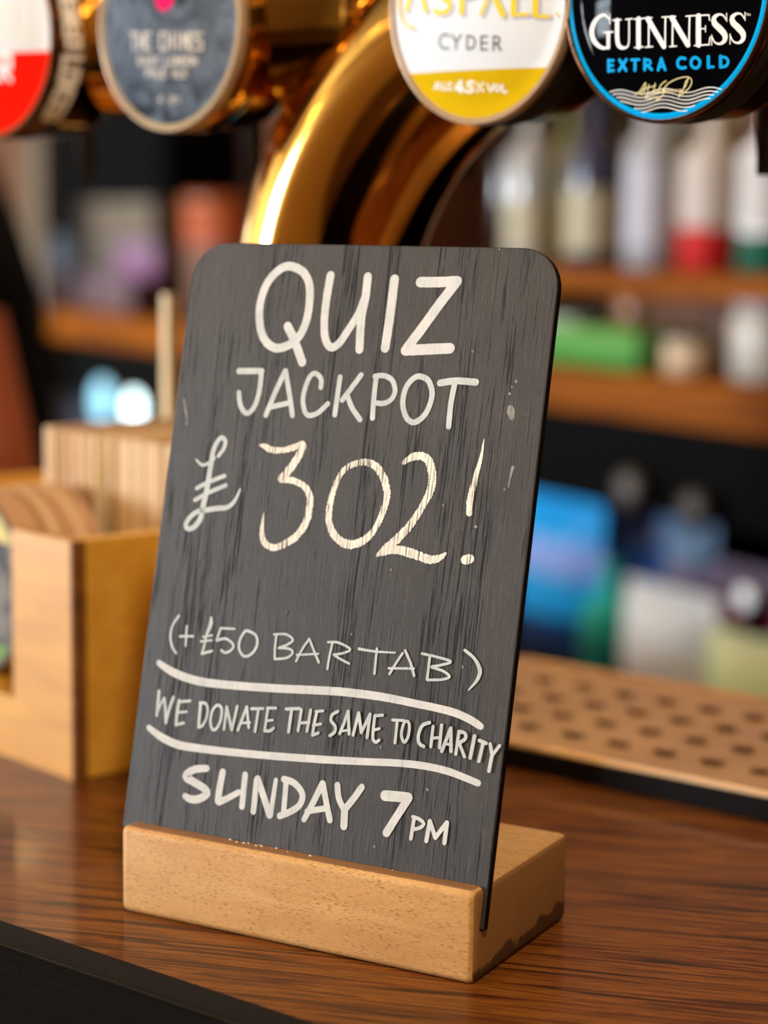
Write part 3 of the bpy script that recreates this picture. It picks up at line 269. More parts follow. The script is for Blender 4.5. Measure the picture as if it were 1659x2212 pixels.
def mat_beech():
    t = NT('beech_block')
    v = t.coord()
    vo = t.add('ShaderNodeTexVoronoi', {'Vector': t.add('ShaderNodeMapping', {'Vector': v, 'Scale': (300, 1250, 1500)}).outputs[0], 'Scale': 1.0, 'Randomness': 1.0})
    fl = t.ramp(vo.outputs['Distance'], [(.12, 1.0), (.34, 0.0)])
    gate = t.noise(t.add('ShaderNodeMapping', {'Vector': v, 'Scale': (60, 260, 260)}).outputs[0], 1, 3); fl = t.math('MULTIPLY', fl, t.ramp(gate, [(.38, .2), (.54, 1.0)]))
    n = t.noise(t.add('ShaderNodeMapping', {'Vector': v, 'Scale': (22, 160, 160)}).outputs[0], 1, 5, .6, .6)
    n2 = t.noise(t.add('ShaderNodeMapping', {'Vector': v, 'Scale': (14, 40, 40)}).outputs[0], 1, 3)
    fi = t.noise(t.add('ShaderNodeMapping', {'Vector': v, 'Scale': (500, 2500, 2500)}).outputs[0], 1, 3)
    c = t.mix(t.ramp(n, [(.3, 0.0), (.7, 1.0)]), '#c9985a', '#deb478')
    c = t.mix(t.ramp(n2, [(.35, 0.0), (.75, .5)]), c, '#b98a58')
    c = t.mix(t.ramp(fi, [(.38, 0.0), (.68, .5)]), c, '#a87840')
    c = t.mix(t.math('MULTIPLY', fl, .9), c, '#855222')
    s = t.xyz()
    # dark damp stain low on the sawn end, and ledge top darkened to paint its shade
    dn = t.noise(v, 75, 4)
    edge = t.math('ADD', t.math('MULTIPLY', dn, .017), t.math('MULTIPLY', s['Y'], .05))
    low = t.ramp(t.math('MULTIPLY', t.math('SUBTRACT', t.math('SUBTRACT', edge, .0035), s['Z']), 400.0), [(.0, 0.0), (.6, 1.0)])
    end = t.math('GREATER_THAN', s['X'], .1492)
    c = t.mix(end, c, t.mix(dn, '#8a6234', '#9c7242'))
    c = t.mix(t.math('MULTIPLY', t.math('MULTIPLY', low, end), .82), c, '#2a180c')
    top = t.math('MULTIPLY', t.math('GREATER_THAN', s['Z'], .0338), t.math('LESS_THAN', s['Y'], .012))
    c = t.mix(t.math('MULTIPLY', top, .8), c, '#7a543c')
    t.set(color=c, rough=.55, spec=.35, normal=t.bump(t.math('SUBTRACT', fi, fl), .25, .0003)); return t.m
M['beech'] = mat_beech()
def mat_wood(name, cols, along, across, rot=(0, 0, 0), rough=.45, coat=0.0, axis='X', bump=.1, dist=.6, coatr=.06, spread=.34, **kw):
    t = NT(name); v = t.coord(rot=rot)
    sc = {'X': (along, across, across), 'Y': (across, along, across), 'Z': (across, across, along)}[axis]
    a = t.noise(t.add('ShaderNodeMapping', {'Vector': v, 'Scale': sc}).outputs[0], 1, 6, .62, dist)
    b = t.noise(t.add('ShaderNodeMapping', {'Vector': v, 'Scale': tuple(k * 6 for k in sc)}).outputs[0], 1, 4, .6, .2)
    m_ = t.math('ADD', t.math('MULTIPLY', a, .75), t.math('MULTIPLY', b, .25))
    n = len(cols); c = t.ramp(m_, [(.5 - spread / 2 + spread * i / (n - 1), cc) for i, cc in enumerate(cols)])
    t.set(color=c, rough=rough, coat=coat, coatr=coatr, normal=t.bump(b, bump, .0004), **kw); return t.m
M['bar_wood'] = mat_wood('varnished_dark_oak', ['#140702', '#33160a', '#64300f', '#855019', '#673a14', '#3a1a0a'], 7, 210, rot=(0, 0, math.radians(-24)), rough=.4, coat=.36, bump=.12, dist=1.2, coatr=.06, spread=.24, spec=.12)
M['shelf_wood'] = mat_wood('orange_pine_shelf', ['#542800', '#703802', '#8a4a04'], 4, 40, rough=.55, coat=.03, spec=.05)
M['ply'] = mat_wood('honey_plywood', ['#b0740f', '#c08418', '#cc9226'], 9, 60, rough=.4, coat=.25, bump=.05)
M['ply_dark'] = mat_wood('lightened_plywood', ['#cf9430', '#dca23a', '#e6b048'], 9, 60, rough=.4, coat=.25, bump=.05)  # same plywood as the front, lightened to offset shade on the sides
M['ply_edge'] = mat_wood('plywood_edge', ['#5a3208', '#7a4a12', '#8f5c1e'], 60, 60, rough=.55)
M['panel_wood'] = mat_wood('brown_wall_panelling', ['#3a2012', '#58321c', '#6b4026'], 2, 26, axis='Z', rough=.4)
M['dark_cab'] = plain('black_cabinet', '#020202', .8, spec=.05)
def mat_card(name, c1, c2):
    t = NT(name); v = t.coord(); n = t.noise(v, 30, 3); t.set(color=t.mix(n, c1, c2), rough=.85, normal=t.bump(t.noise(v, 900, 2), .1, .0003)); return t.m
CARD = [mat_card('card_edge', '#dcc094', '#cbab7c'), mat_card('card_edge_pale', '#e6cfa8', '#d8bf96'), mat_card('card_edge_tan', '#b08a5c', '#9c7848'), mat_card('card_edge_pinkish', '#d4ac8a', '#c0946e')]
def mat_rubber():
    t = NT('ribbed_black_rubber'); v = t.coord(rot=(0, 0, PI / 4)); s = t.add('ShaderNodeSeparateXYZ', {'Vector': v}).outputs
    a = t.math('SINE', t.math('MULTIPLY', s['X'], 2900)); b = t.math('SINE', t.math('MULTIPLY', s['Y'], 2900))
    h = t.math('MULTIPLY', a, b)
    t.set(color=t.mix(t.ramp(h, [(.0, 0.0), (.6, 1.0)]), '#080706', '#221d19'), rough=.7, spec=.15, normal=t.bump(h, .9, .0012)); return t.m
M['rubber'] = mat_rubber()
def mat_felt():
    t = NT('black_felt'); v = t.coord(); a = t.noise(v, 900, 4, .7); b = t.noise(v, 260, 4, .7)
    t.set(color=t.mix(a, '#101012', '#28282c'), rough=1.0, spec=.03, normal=t.bump(t.math('ADD', a, b), 1.0, .0025)); return t.m
M['felt'] = mat_felt()
M['cream_wall'] = plain('cream_plaster', '#c4b8a0', .85)
M['amber_wall'] = plain('amber_plaster', '#b49c78', .8)
M['brown_ceiling'] = plain('smoked_ceiling', '#8a7a64', .85)
M['floor'] = mat_wood('dark_floorboards', ['#2e1a0e', '#472a17', '#5a3820'], 3, 30, rough=.4)
def mat_glow(name, col, st):
    t = NT(name); t.set(color=col, emit=col, estr=st); return t.m
M['bulb'] = mat_glow('warm_bulb', '#ffd08a', 170.0)
M['downlight'] = mat_glow('warm_downlight', '#ffcf8a', 60.0)
M['glow_bright'] = mat_glow('glow_disc', '#d5f2f5', 3.2)  # glow for the blurred bright spots at the low shelf
M['glow_mid'] = mat_glow('glow_disc_mid', '#cfd6da', .55)
M['glow_faint'] = mat_glow('glow_disc_dim', '#7fb8cc', .9)
def mat_pane():
    t = NT('window_glass'); tr = t.add('ShaderNodeBsdfTransparent', {'Color': (.95, .97, .97, 1)}); gl = t.add('ShaderNodeBsdfGlossy', {'Roughness': .02})
    mx = t.add('ShaderNodeMixShader', {0: .08, 1: tr.outputs[0], 2: gl.outputs[0]})
    t.l.new(mx.outputs[0], t.n['Material Output'].inputs[0]); return t.m
M['pane'] = mat_pane()

# ------------------------------------------------------------------ the room
BA = math.radians(-21.2); B0 = Vector((-0.991, 1.833, TOP))
def quadwall(name, x0, x1, y0, y1, z0, z1, mat): return tag(boxo(name, x0, x1, y0, y1, z0, z1, mat), kind='structure')
quadwall('floor', -7.2, 4.2, -3.7, 7.2, -.1, 0, M['floor'])
quadwall('ceiling', -7.2, 4.2, -3.7, 7.2, 2.8, 2.9, M['brown_ceiling'])

quadwall('wall_right', 4.1, 4.2, -3.7, 7.2, 0, 2.8, M['cream_wall'])
tag(boxo('wall_back', -6.5, 6.2, .62, .72, -TOP, 2.8 - TOP, M['panel_wood'], loc=B0, rot=(0, 0, BA)), kind='structure')
def wall_with_window(wname, k, loc, rotz, length, a, b_, z0, z1, mat):
    """a wall running along its own X with one glazed opening from a to b_"""
    bm = bmesh.new(); box(bm, 0, a, -.1, 0, 0, 2.8); box(bm, b_, length, -.1, 0, 0, 2.8); box(bm, a, b_, -.1, 0, 0, z0); box(bm, a, b_, -.1, 0, z1, 2.8)
    tag(bmobj(wname, bm, mat, loc=loc, rot=(0, 0, rotz)), kind='structure')
    wl = Vector(loc) + Matrix.Rotation(rotz, 3, 'Z') @ Vector(((a + b_) / 2, -.05, z0))
    wn = tag(empty('window_%d' % k, wl, rotz), kind='structure'); hw = (b_ - a) / 2; hh = z1 - z0
    bm = bmesh.new()
    box(bm, -hw, -hw + .06, -.04, .04, 0, hh); box(bm, hw - .06, hw, -.04, .04, 0, hh); box(bm, -hw + .06, hw - .06, -.04, .04, 0, .06); box(bm, -hw + .06, hw - .06, -.04, .04, hh - .06, hh)
    bmobj('window_frame', bm, M['white_enamel'], wn); nb = 3; zt = hh * .70
    for i in range(1, nb): boxo('glazing_bar', -hw + 2 * hw * i / nb - .02, -hw + 2 * hw * i / nb + .02, -.02, .02, .06, hh - .06, M['white_enamel'], wn)
    boxo('glazing_bar', -hw + .06, hw - .06, -.025, .025, zt - .025, zt + .025, M['white_enamel'], wn)
    for i in range(nb):
        x0 = -hw + 2 * hw * i / nb + .03; x1 = -hw + 2 * hw * (i + 1) / nb - .03
        boxo('pane', x0, x1, -.004, .004, .06, zt - .025, M['pane'], wn); boxo('pane', x0, x1, -.004, .004, zt + .025, hh - .06, M['pane'], wn)
wall_with_window('wall_front', 1, (-7.2, -3.5, 0), 0, 11.4, 1.15, 2.65, 1.0, 2.1, M['amber_wall'])
wall_with_window('wall_left', 2, (-7.1, 7.2, 0), -PI / 2, 10.9, 5.05, 6.35, 1.0, 2.1, M['cream_wall'])

# ------------------------------------------------------------------ the bar
bar = empty('bar_counter', (0, 0, 0), 0, 'dark varnished wooden bar counter carrying the sign and brass font', 'bar counter')
boxo('countertop', -3.2, 2.6, -.24, .437, TOP - .045, TOP, M['bar_wood'], bar, bev=.006)
boxo('front_panel', -3.15, 2.55, -.16, -.12, 0, TOP - .045, M['panel_wood'], bar)
boxo('back_panel', -3.15, 2.55, .36, .40, 0, TOP - .045, M['dark_cab'], bar)

# bar runner mat along the customer edge
mt = empty('bar_mat', (0, 0, TOP), 0, 'black rubber-edged bar runner mat lying along the counter edge', 'bar mat')
obj('border', *(lambda: (lambda b_: ([v.co[:] for v in b_.verts], [[v.index for v in f_.verts] for f_ in b_.faces]))((lambda b_: (box(b_, -.62, .60, -.215, -.0425, 0, .0035, .0008), b_.verts.index_update(), b_)[2])(bmesh.new())))(), M['rubber'], mt)
def felt_mesh():
    V, F = [], []; nx, ny = 300, 46; rnd = random.Random(3)
    for j in range(ny + 1):
        for i in range(nx + 1):
            x = -.55 + 1.05 * i / nx; y = -.205 + .1443 * j / ny
            V.append((x, y, .0045 + rnd.uniform(-.00035, .00035) if 0 < j < ny and 0 < i < nx else .0036))
    for j in range(ny):
        for i in range(nx): a = j * (nx + 1) + i; F.append((a, a + 1, a + nx + 2, a + nx + 1))
    return V, F
tag(obj('felt_pile', *felt_mesh(), M['felt'], mt, smooth=True), 'matte black felt surface')
boxo('seam', -.55, .50, -.0608, -.0602, .0034, .0041, plain('grey_thread', '#35332f', .95, spec=.05), mt)

# ------------------------------------------------------------------ the sign: slotted block and leaning board
RB = math.radians(9); LEAN = 0.22339; D_, H_, W_ = .08081, .03401, .15
s_, c_ = math.sin(LEAN), math.cos(LEAN); yb = .007686
ft = (yb - .0003, H_); fb = (ft[0] - .0158 * s_, ft[1] - .0158 * c_); bb = (fb[0] + .0047 * c_, fb[1] - .0047 * s_ + 0.0)
kk = (H_ - bb[1]) / c_; btp = (bb[0] + kk * s_, H_)
bm = bmesh.new(); prof = [(0, 0), (D_, 0), (D_, H_), btp, bb, fb, ft, (0, H_)]
rings = []
for X in (-.0012, W_): rings.append([bm.verts.new((X, y, z)) for y, z in prof])
n = len(prof)
for i in range(n): bm.faces.new((rings[0][i], rings[0][(i+1) % n], rings[1][(i+1) % n], rings[1][i]))
# end faces split so that they stay well shaped beside the slot
for rg in rings:
    bm.faces.new((rg[0], rg[5], rg[6], rg[7])); bm.faces.new((rg[0], rg[1], rg[4], rg[5])); bm.faces.new((rg[1], rg[2], rg[3], rg[4]))
bmesh.ops.recalc_face_normals(bm, faces=bm.faces)
sel = []
out_i = {0, 1, 2, 7}
for e in bm.edges:
    a, b = e.verts; ia = [k for rg in rings for k, v in enumerate(rg) if v is a][0]; ib = [k for rg in rings for k, v in enumerate(rg) if v is b][0]
    same_end = abs(a.co.x - b.co.x) < 1e-5
    if not same_end and ia in out_i: sel.append(e)
    if same_end and (ia, ib) in ((0, 1), (1, 0), (1, 2), (2, 1), (2, 3), (3, 2), (6, 7), (7, 6), (7, 0), (0, 7)): sel.append(e)
bmesh.ops.bevel(bm, geom=sel, offset=.0028, segments=4, profile=.5, affect='EDGES', clamp_overlap=True)
blk = bmobj('sign_base', bm, M['beech'], loc=(0, 0, TOP), rot=(0, 0, RB), smooth=True)
try:
    blk.data.set_sharp_from_angle(angle=math.radians(35))
except Exception: pass
tag(blk, 'beech wood block with a slot holding up the quiz chalkboard', 'sign stand')

WB, HBD, RC, TH = .15672, .22684, .0150, .0041
def rrect(off):
    P = [(off, -.0025), (.0062 + off, -.0060), (.0066 + off, -.015 + off), (WB - off, -.015 + off)]; R_ = RC - off
    for k in range(9): a = PI / 2 * k / 8; P.append((WB - RC + math.cos(a) * R_, HBD - RC + math.sin(a) * R_))
    for k in range(9): a = PI / 2 + PI / 2 * k / 8; P.append((RC + math.cos(a) * R_, HBD - RC + math.sin(a) * R_))
    return P
rnd = random.Random(5); layers = [(.0004, 0), (0, .0004), (0, TH - .0004), (.0004, TH)]; V, F = [], []
npt = len(rrect(0))
for off, y in layers:
    for (x, z) in rrect(off): V.append((x, y, z))
for k in range(3):
    for i in range(npt): F.append((k*npt+i, k*npt+(i+1) % npt, (k+1)*npt+(i+1) % npt, (k+1)*npt+i))
F.append(tuple(range(npt))[::-1]); F.append(tuple(3*npt+i for i in range(npt)))
board = obj('chalkboard', V, F, [M['board'], plain('black_painted_edge', '#070605', .6, spec=.1)], loc=(-.006555, .006743, TOP + H_), rot=(-LEAN, 0, RB))
for k_, p_ in enumerate(board.data.polygons):
    if npt <= k_ < 3 * npt or k_ == 3 * npt + 1: p_.material_index = 1
tag(board, 'grey wood-grained chalkboard with handwritten quiz jackpot notice, leaning back', 'chalkboard')
bmap = lambda a, b, l: (a / 1000, -.00006 - l, b / 1000)
rr = random.Random(11)
for k, m_, st, ro in (('quiz', 'pen_big', .9, .03), ('jackpot', 'pen_fine', .8, .03), ('pound_sign', 'pen_fine', .8, .02), ('amount', 'chalk_dry', .32, .15), ('bar_tab', 'pen_fine', .6, .04),
                      ('underline', 'pen_big', 1.2, .02), ('donate', 'pen_fine', .6, .03), ('sunday', 'pen_big', .8, .02), ('paint_splash', 'splash', .5, .1)):
    kw = {'quiz': 1.16, 'sunday': 1.10, 'jackpot': 1.08, 'underline': 1.06, 'donate': 1.06}.get(k, 1.0)
    o = obj(k + ('_lettering' if k in ('quiz', 'jackpot', 'amount', 'bar_tab', 'donate', 'sunday') else ''), *ribbons([(c0, [w_ * kw for w_ in ws], ps) for c0, ws, ps in CHALK[k]], bmap, st, ro, .00001, rr), M[m_], board)
    if k in ('amount',): o['label'] = 'dry cream chalk figures'
    elif k == 'paint_splash': o['kind'] = 'stuff'
    else: o['label'] = 'white chalk pen writing'
# chalk crumbs on the ledge
V, F = [], []
for k in range(16):
    x = rr.choice([.047, .052, .055, .068, .082, .085, .11, .128, .06]) + rr.uniform(-.004, .004); s2 = rr.uniform(.00025, .0006); b = len(V)
    for dx, dy, dz in ((0, 0, s2), (s2, 0, 0), (0, s2, 0), (-s2, 0, 0), (0, -s2, 0)): V.append((x + dx, .0068 + dy - k % 3 * .0006, H_ + dz * .8))
    F += [(b, b+1, b+2), (b, b+2, b+3), (b, b+3, b+4), (b, b+4, b+1)]
tag(obj('chalk_crumbs', V, F, M['white_enamel'], blk), kind='stuff')
# ------------------------------------------------------------------ brass font tower
TY, TZ, TR = .218, .362, .0432
tower = empty('beer_font_tower', (0, 0, TOP), 0, 'polished brass pipe column bending into a horizontal pipe that carries the beer fonts', 'beer font tower')
x0, zc, R_ = -.0825, .215, .147
path = [(x0, TY, .012), (x0, TY, .06), (x0, TY, .12), (x0, TY, .18)]
for k in range(25): a = PI / 2 * k / 24; path.append((x0 + R_ * (1 - math.cos(a)), TY, zc + R_ * math.sin(a)))
for x in (.10, .2, .3, .45, .62): path.append((x, TY, zc + R_))
obj('swan_neck_pipe', *sweep(path, TR, 64), M['brass'], tower, smooth=True)
obj('cross_pipe', *sweep([(-.75, TY, .360), (-.5, TY, .360), (-.3, TY, .360), (-.045, TY, .360)], .0425, 64), M['brass'], tower, smooth=True)
obj('base_flange', *lathe([(.0446, 0), (.0446, .006), (.0444, .010), (.0445, .012), (.0445, .014)], 48), M['brass'], tower, smooth=True, loc=(x0, TY, 0))
for x in (-.75, .62): obj('end_cap', *sweep([(x - .004, TY, .361), (x + .004, TY, .361)], .047, 48), M['brass'], tower)
# one spout below the pipe for each pair of fonts
for x in (-.060, .1070, .27, -.2, -.33):
    bm = bmesh.new()
    V, F = sweep([(x, TY + .03, .335), (x, .27, .338), (x, .292, .334), (x, .3, .322), (x, .3, .287)], [.0065, .0065, .0062, .0056, .0044], 20)
    obj('spout', V, F, M['blackplastic'], tower, smooth=True)

AA, BB, DH = .0443, .0485, .006
def dome_depth(a, b): return -DH * max(0.0, 1 - (a / .038) ** 2 - (b / .042) ** 2)
def ellipse_rings(rings, n=72):
    """rings: (rho, y) or (rho, None) for on-dome"""
    V, F = [], []
    for rho, y in rings:
        for i in range(n):
            a = 2 * PI * i / n; X, Z = AA * rho * math.cos(a), BB * rho * math.sin(a)
            V.append((X, dome_depth(X, Z) if y is None else y, Z))
    for k in range(len(rings) - 1):
        for i in range(n): j = (i + 1) % n; F.append((k*n+i, k*n+j, (k+1)*n+j, (k+1)*n+i))
    return V, F
def face_mat(kind):
    t = NT(kind + '_badge_face'); s = t.xyz(); v = t.coord()
    rho = t.math('SQRT', t.math('ADD', t.math('POWER', t.math('DIVIDE', s['X'], AA), 2.0), t.math('POWER', t.math('DIVIDE', s['Z'], BB), 2.0)))
    if kind == 'stout':
        c = t.mix(t.math('GREATER_THAN', rho, .938), '#050507', '#0a9fe0'); c = t.mix(t.math('GREATER_THAN', rho, .984), c, '#f4f4f4')
    elif kind == 'cider':
        c = t.mix(t.math('LESS_THAN', s['Z'], -.0272), '#d4dae0', '#c9a612')
        c = t.mix(t.math('GREATER_THAN', rho, .955), c, '#b09474')
    elif kind == 'lager':
        c = t.mix(t.math('LESS_THAN', s['Z'], -.0075), '#dcdcdc', '#ea1a0c'); c = t.mix(t.math('GREATER_THAN', rho, .955), c, '#8a5a34')
    else:
        n = t.noise(v, 42, 3, .5, 1.6); n2 = t.noise(t.add('ShaderNodeMapping', {'Vector': v, 'Scale': (30, 30, 120), 'Rotation': (0, .5, 0)}).outputs[0], 1, 4, .6, .8)
        c = t.mix(t.ramp(n, [(.3, 0.0), (.5, .6), (.68, 1.0)]), '#2a3038', '#6b7684'); c = t.mix(t.ramp(n2, [(.5, 0.0), (.7, .6)]), c, '#4c505a')
        c = t.mix(t.math('GREATER_THAN', rho, .945), c, '#b8a27c')
    t.set(color=c, rough=.4, coat=.0 if kind != 'stout' else .03, coatr=.04, spec=.0); return t.m
inks = {'white': plain('white_print', '#f6f6f4', .5, spec=.02), 'blue': plain('blue_print', '#12a5ea', .5, spec=.02), 'cream': plain('cream_print', '#e9dca0', .5, spec=.02), 'yellow': plain('yellow_print', '#e6cb3c', .5, spec=.02),
        'shadow': plain('grey_shadow_print', '#b9b9c4', .5, spec=.02), 'grey': plain('grey_print', '#55555c', .5, spec=.02), 'pale': plain('pale_cream_print', '#cfc8be', .5, spec=.02), 'pink': plain('pink_print', '#e0125c', .5, spec=.02), 'lime': plain('pale_lime_print', '#dfe9c8', .5, spec=.02)}
def font(xc, zc, kind, fr, rim, collar, prints, label, drum='brass'):
    t = empty('beer_font', (xc, .158, TOP + zc), 0, label, 'beer font', 'beer fonts on the brass pipe')
    fc = obj('badge_face', *ellipse_rings([(.001, None)] + [(k / 20, None) for k in range(1, 20)] + [(.985, .0002), (1.0, .0012)]), face_mat(kind), t, smooth=True)
    obj('badge_rim', *ellipse_rings([(.985, .0004), (.99, -.0008), (1.0, -.001), (1.012, .0), (1.018, .0025), (1.018, .0045), (1.0, .005)]), rim, t, smooth=True)
    obj('collar', *ellipse_rings([(.99, .005), (1.0, .0055), (1.0, .022), (.98, .0235), (.9, .0237)]), collar, t, smooth=True)
    obj('font_body', *ellipse_rings([(.955, .0235), (.955, .032), (.955, .042), (.945, .048), (.91, .0545), (.84, .06), (.7, .064)]), M[drum], t, smooth=True)
    for key, ink, nm, lf in prints:
        mp = lambda a, b, l, lf=lf: (a / 1000, dome_depth(a / 1000, b / 1000) - .00014 - lf - l, b / 1000)
        o = obj(nm, *ribbons(PRINT[fr + '_' + key], mp, .7, 0, .000004), inks[ink], fc); o['label'] = ink + ' print'
    return t
font(.1343, .352, 'stout', 'I', M['bronze_rim'], M['blackmatte'], [('waves', 'white', 'wave_lines', 0), ('brand_name', 'white', 'lettering', 0), ('strapline', 'blue', 'lettering', 0), ('signature', 'cream', 'signature', .00006)],
     'black oval beer font with blue ring, white serif lettering and wave lines', 'brass_satin')
font(.0472, .353, 'cider', 'J', M['beige_rim'], M['blackmatte'], [('brand_shadow', 'shadow', 'lettering_shadow', 0), ('brand_name', 'yellow', 'lettering', .00008), ('strapline', 'grey', 'lettering', 0), ('alcohol_line', 'white', 'lettering', 0)],
     'white and yellow oval cider font with yellow lettering', 'brass_satin')
font(-.1267, .3535, 'pale', 'K', M['beige_rim'], M['brass'], [('brand_name', 'pale', 'lettering', 0), ('strapline', 'pale', 'lettering', 0), ('alcohol_line', 'pale', 'lettering', 0), ('pink_dot', 'pink', 'pink_dot', 0)],
     'slate grey marbled oval ale font with a pink dot and cream lettering')
lf_ = font(-.2484, .352, 'lager', 'L', M['bronze_rim'], M['bronze_rim'], [('brand_name', 'lime', 'lettering', 0), ('strapline', 'white', 'lettering', 0)],
     'red and white oval lager font with white letters round its collar')
# white letters round the side of the red font's collar
SEGS = {'B': [(0,0,0,1),(0,0,1,0),(1,0,1,1),(0,.5,1,.5),(0,1,1,1)], 'R': [(0,0,0,1),(0,0,1,0),(1,0,1,.5),(0,.5,1,.5),(.4,.5,1,1)], 'E': [(0,0,0,1),(0,0,1,0),(0,.5,.8,.5),(0,1,1,1)], 'W': [(0,0,0,1),(.5,.3,.5,1),(1,0,1,1),(0,1,1,1)], 'D': [(0,0,0,1),(0,0,1,.2),(1,.2,1,.8),(0,1,1,.8)], 'L': [(0,0,0,1),(0,1,1,1)], 'O': [(0,0,0,1),(0,0,1,0),(1,0,1,1),(0,1,1,1)], 'N': [(0,0,0,1),(0,0,1,1),(1,0,1,1)], 'G': [(0,0,0,1),(0,0,1,0),(0,1,1,1),(1,.5,1,1)], 'I': [(.5,0,.5,1)], 'S': [(0,0,1,0),(0,0,0,.5),(0,.5,1,.5),(1,.5,1,1),(0,1,1,1)]}
V, F = [], []
def collar_pt(ang, dep): a = math.radians(ang); return (AA * 1.004 * math.cos(a), .0065 + dep, BB * 1.004 * math.sin(a))
for txt, a0, a1 in (('BREWED', 36, -6), ('LONGER', -11, -54)):
    cw = (a1 - a0) / len(txt)
    for i, ch in enumerate(txt):
        for (u0, v0, u1, v1) in SEGS[ch]:
            p0 = (a0 + cw * (i + .1 + .78 * u0), .002 + .0105 * (1 - v0)); p1 = (a0 + cw * (i + .1 + .78 * u1), .002 + .0105 * (1 - v1))
            hw, hd = 1.5, .0015; b = len(V)
            A0, A1 = min(p0[0], p1[0]) - hw, max(p0[0], p1[0]) + hw; D0, D1 = min(p0[1], p1[1]) - hd, max(p0[1], p1[1]) + hd
            if abs(p0[0]-p1[0]) > .5 and abs(p0[1]-p1[1]) > .001: D0, D1 = min(p0[1], p1[1]), max(p0[1], p1[1])
            V += [collar_pt(A0, D0), collar_pt(A1, D0), collar_pt(A1, D1), collar_pt(A0, D1)]; F.append((b, b+1, b+2, b+3))
tag(obj('collar_lettering', V, F, inks['white'], lf_), 'white letters')

# ------------------------------------------------------------------ copper drip tray
tr = empty('drip_tray', (0, 0, TOP), 0, 'copper drip tray with raised pouring vents and a dark edge behind the sign', 'drip tray')
bm = bmesh.new(); box(bm, -.113, .62, .266, .436, 0, .0108, .001); bmobj('tray_frame', bm, plain('dark_brown_edge', '#0d0503', .7, spec=.1), tr)
boxo('tray_plate', -.111, .618, .2675, .4345, .0108, .0122, M['copper'], tr, bev=.0005)
for (xa, xb, ya, yb_) in ((-.111, .618, .2675, .2705), (-.111, .618, .4315, .4345)): boxo('raised_lip', xa, xb, ya, yb_, .0122, .0136, M['copper'], tr, bev=.0006)
def hood():
    V, F = [], []; n, m = 10, 5; rx, ry, h = .0066, .0080, .0022
    for j in range(m + 1):                      # half dome open towards the customer
        ph = PI / 2 * j / m
        for i in range(n + 1):
            th = PI * i / n; V.append((rx * math.cos(th) * math.cos(ph), ry * math.sin(th) * math.cos(ph), h * math.sin(ph)))
    for j in range(m):
        for i in range(n): a = j * (n + 1) + i; F.append((a, a + 1, a + n + 2, a + n + 1))
    return V, F
hm = obj('vent_hood', *hood(), M['copper'], tr, smooth=True); md = None
def slot():
    n = 12; V = [((.0046 * math.cos(2*PI*i/n)), -.0008 + .0016 * math.sin(2*PI*i/n), .00015) for i in range(n)]; return V, [tuple(range(n))]
sl = obj('vent_slot', *slot(), plain('dark_brown_slot', '#5a3c22', .7, spec=.1), tr)
first = True; cnt = 0
for i in range(-4, 23):
    for j in range(4):
        x = .0130 + i * .0260; y = .2990 + j * .0310
        for src in (hm, sl):
            if first: o = src
            else: o = src.copy(); COL.objects.link(o); o.parent = tr
            o.location = (x, y, .0122)
        first = False; cnt += 1

# ------------------------------------------------------------------ plywood caddy of mats
cdy = empty('wooden_caddy', (-.147, .113, TOP), math.radians(-10), 'honey coloured plywood caddy holding beer mats left of the chalkboard', 'caddy')
CW, CD, CH, T6 = .235, .184, .115, .008
bm = bmesh.new()                                # front panel, U shaped
box(bm, -.052, -.0012, 0, T6, 0, CH); box(bm, -CW, -CW + .045, 0, T6, 0, CH); box(bm, -CW + .045, -.052, 0, T6, 0, .031)
tag(bmobj('front_panel', bm, M['ply'], cdy), 'cut-away honey plywood front')
boxo('corner_strip', -.0010, 0, .0003, T6, 0, CH - .0005, M['ply_edge'], cdy)
boxo('side_panel', -T6, 0, T6 + .0004, CD, 0, CH, M['ply_dark'], cdy, bev=.0006)
boxo('side_panel', -CW, -CW + T6, T6 + .0004, CD, 0, CH, M['ply_dark'], cdy, bev=.0006)
boxo('back_panel', -CW + T6, -T6, CD - T6, CD, 0, .127, M['ply_dark'], cdy)
boxo('base_board', -CW + T6, -T6, T6, CD - T6, .002, .009, M['ply_dark'], cdy)
boxo('inner_shelf', -CW + T6 + .0005, -T6 - .0005, .077, CD - T6 - .0005, .009, .0575, M['ply_dark'], cdy)
boxo('upright_post', -.1835, -.1765, .1842, .1915, .0, .2215, CARD[1], cdy, bev=.0005)
RC_ = Matrix.Rotation(math.radians(-10), 3, 'Z'); CO = Vector((-.147, .113, TOP))
def cad(x, y, z): return CO + RC_ @ Vector((x, y, z))
rnd = random.Random(4)
# square mats on edge, in two rows; each a thing
bmx = bmesh.new(); box(bmx, 0, .00185, -.047, .047, 0, .094); base_me = None
mats_me = []
for k, m_ in enumerate(CARD):
    b2 = bmx.copy(); me = bpy.data.meshes.new('square_mat'); b2.to_mesh(me); b2.free(); me.materials.append(m_); mats_me.append(me)
bmx.free()
def place_mat(nm, me, loc, rot, label, group):
    o = bpy.data.objects.new(nm, me); COL.objects.link(o); o.location = loc; o.rotation_euler = rot
    return tag(o, label, 'beer mat', group)
x = -.1465; 
while x < -.0995:
    place_mat('square_beer_mat', rnd.choice(mats_me), cad(x, .1272 + rnd.uniform(-.0006, .0006), .0577 + rnd.uniform(0, .0010)), (0, 0, math.radians(-10)), 'square card beer mat on edge in the left bundle of the caddy', 'square mats in the left bundle'); x += .0021
x = -.0860
while x < -.0115:
    place_mat('square_beer_mat', rnd.choice(mats_me), cad(x, .1272 + rnd.uniform(-.0006, .0006), .0577 + rnd.uniform(-.0, .0010) - .0), (0, 0, math.radians(-10)), 'square card beer mat on edge in the right bundle of the caddy', 'square mats in the right bundle'); x += .0021
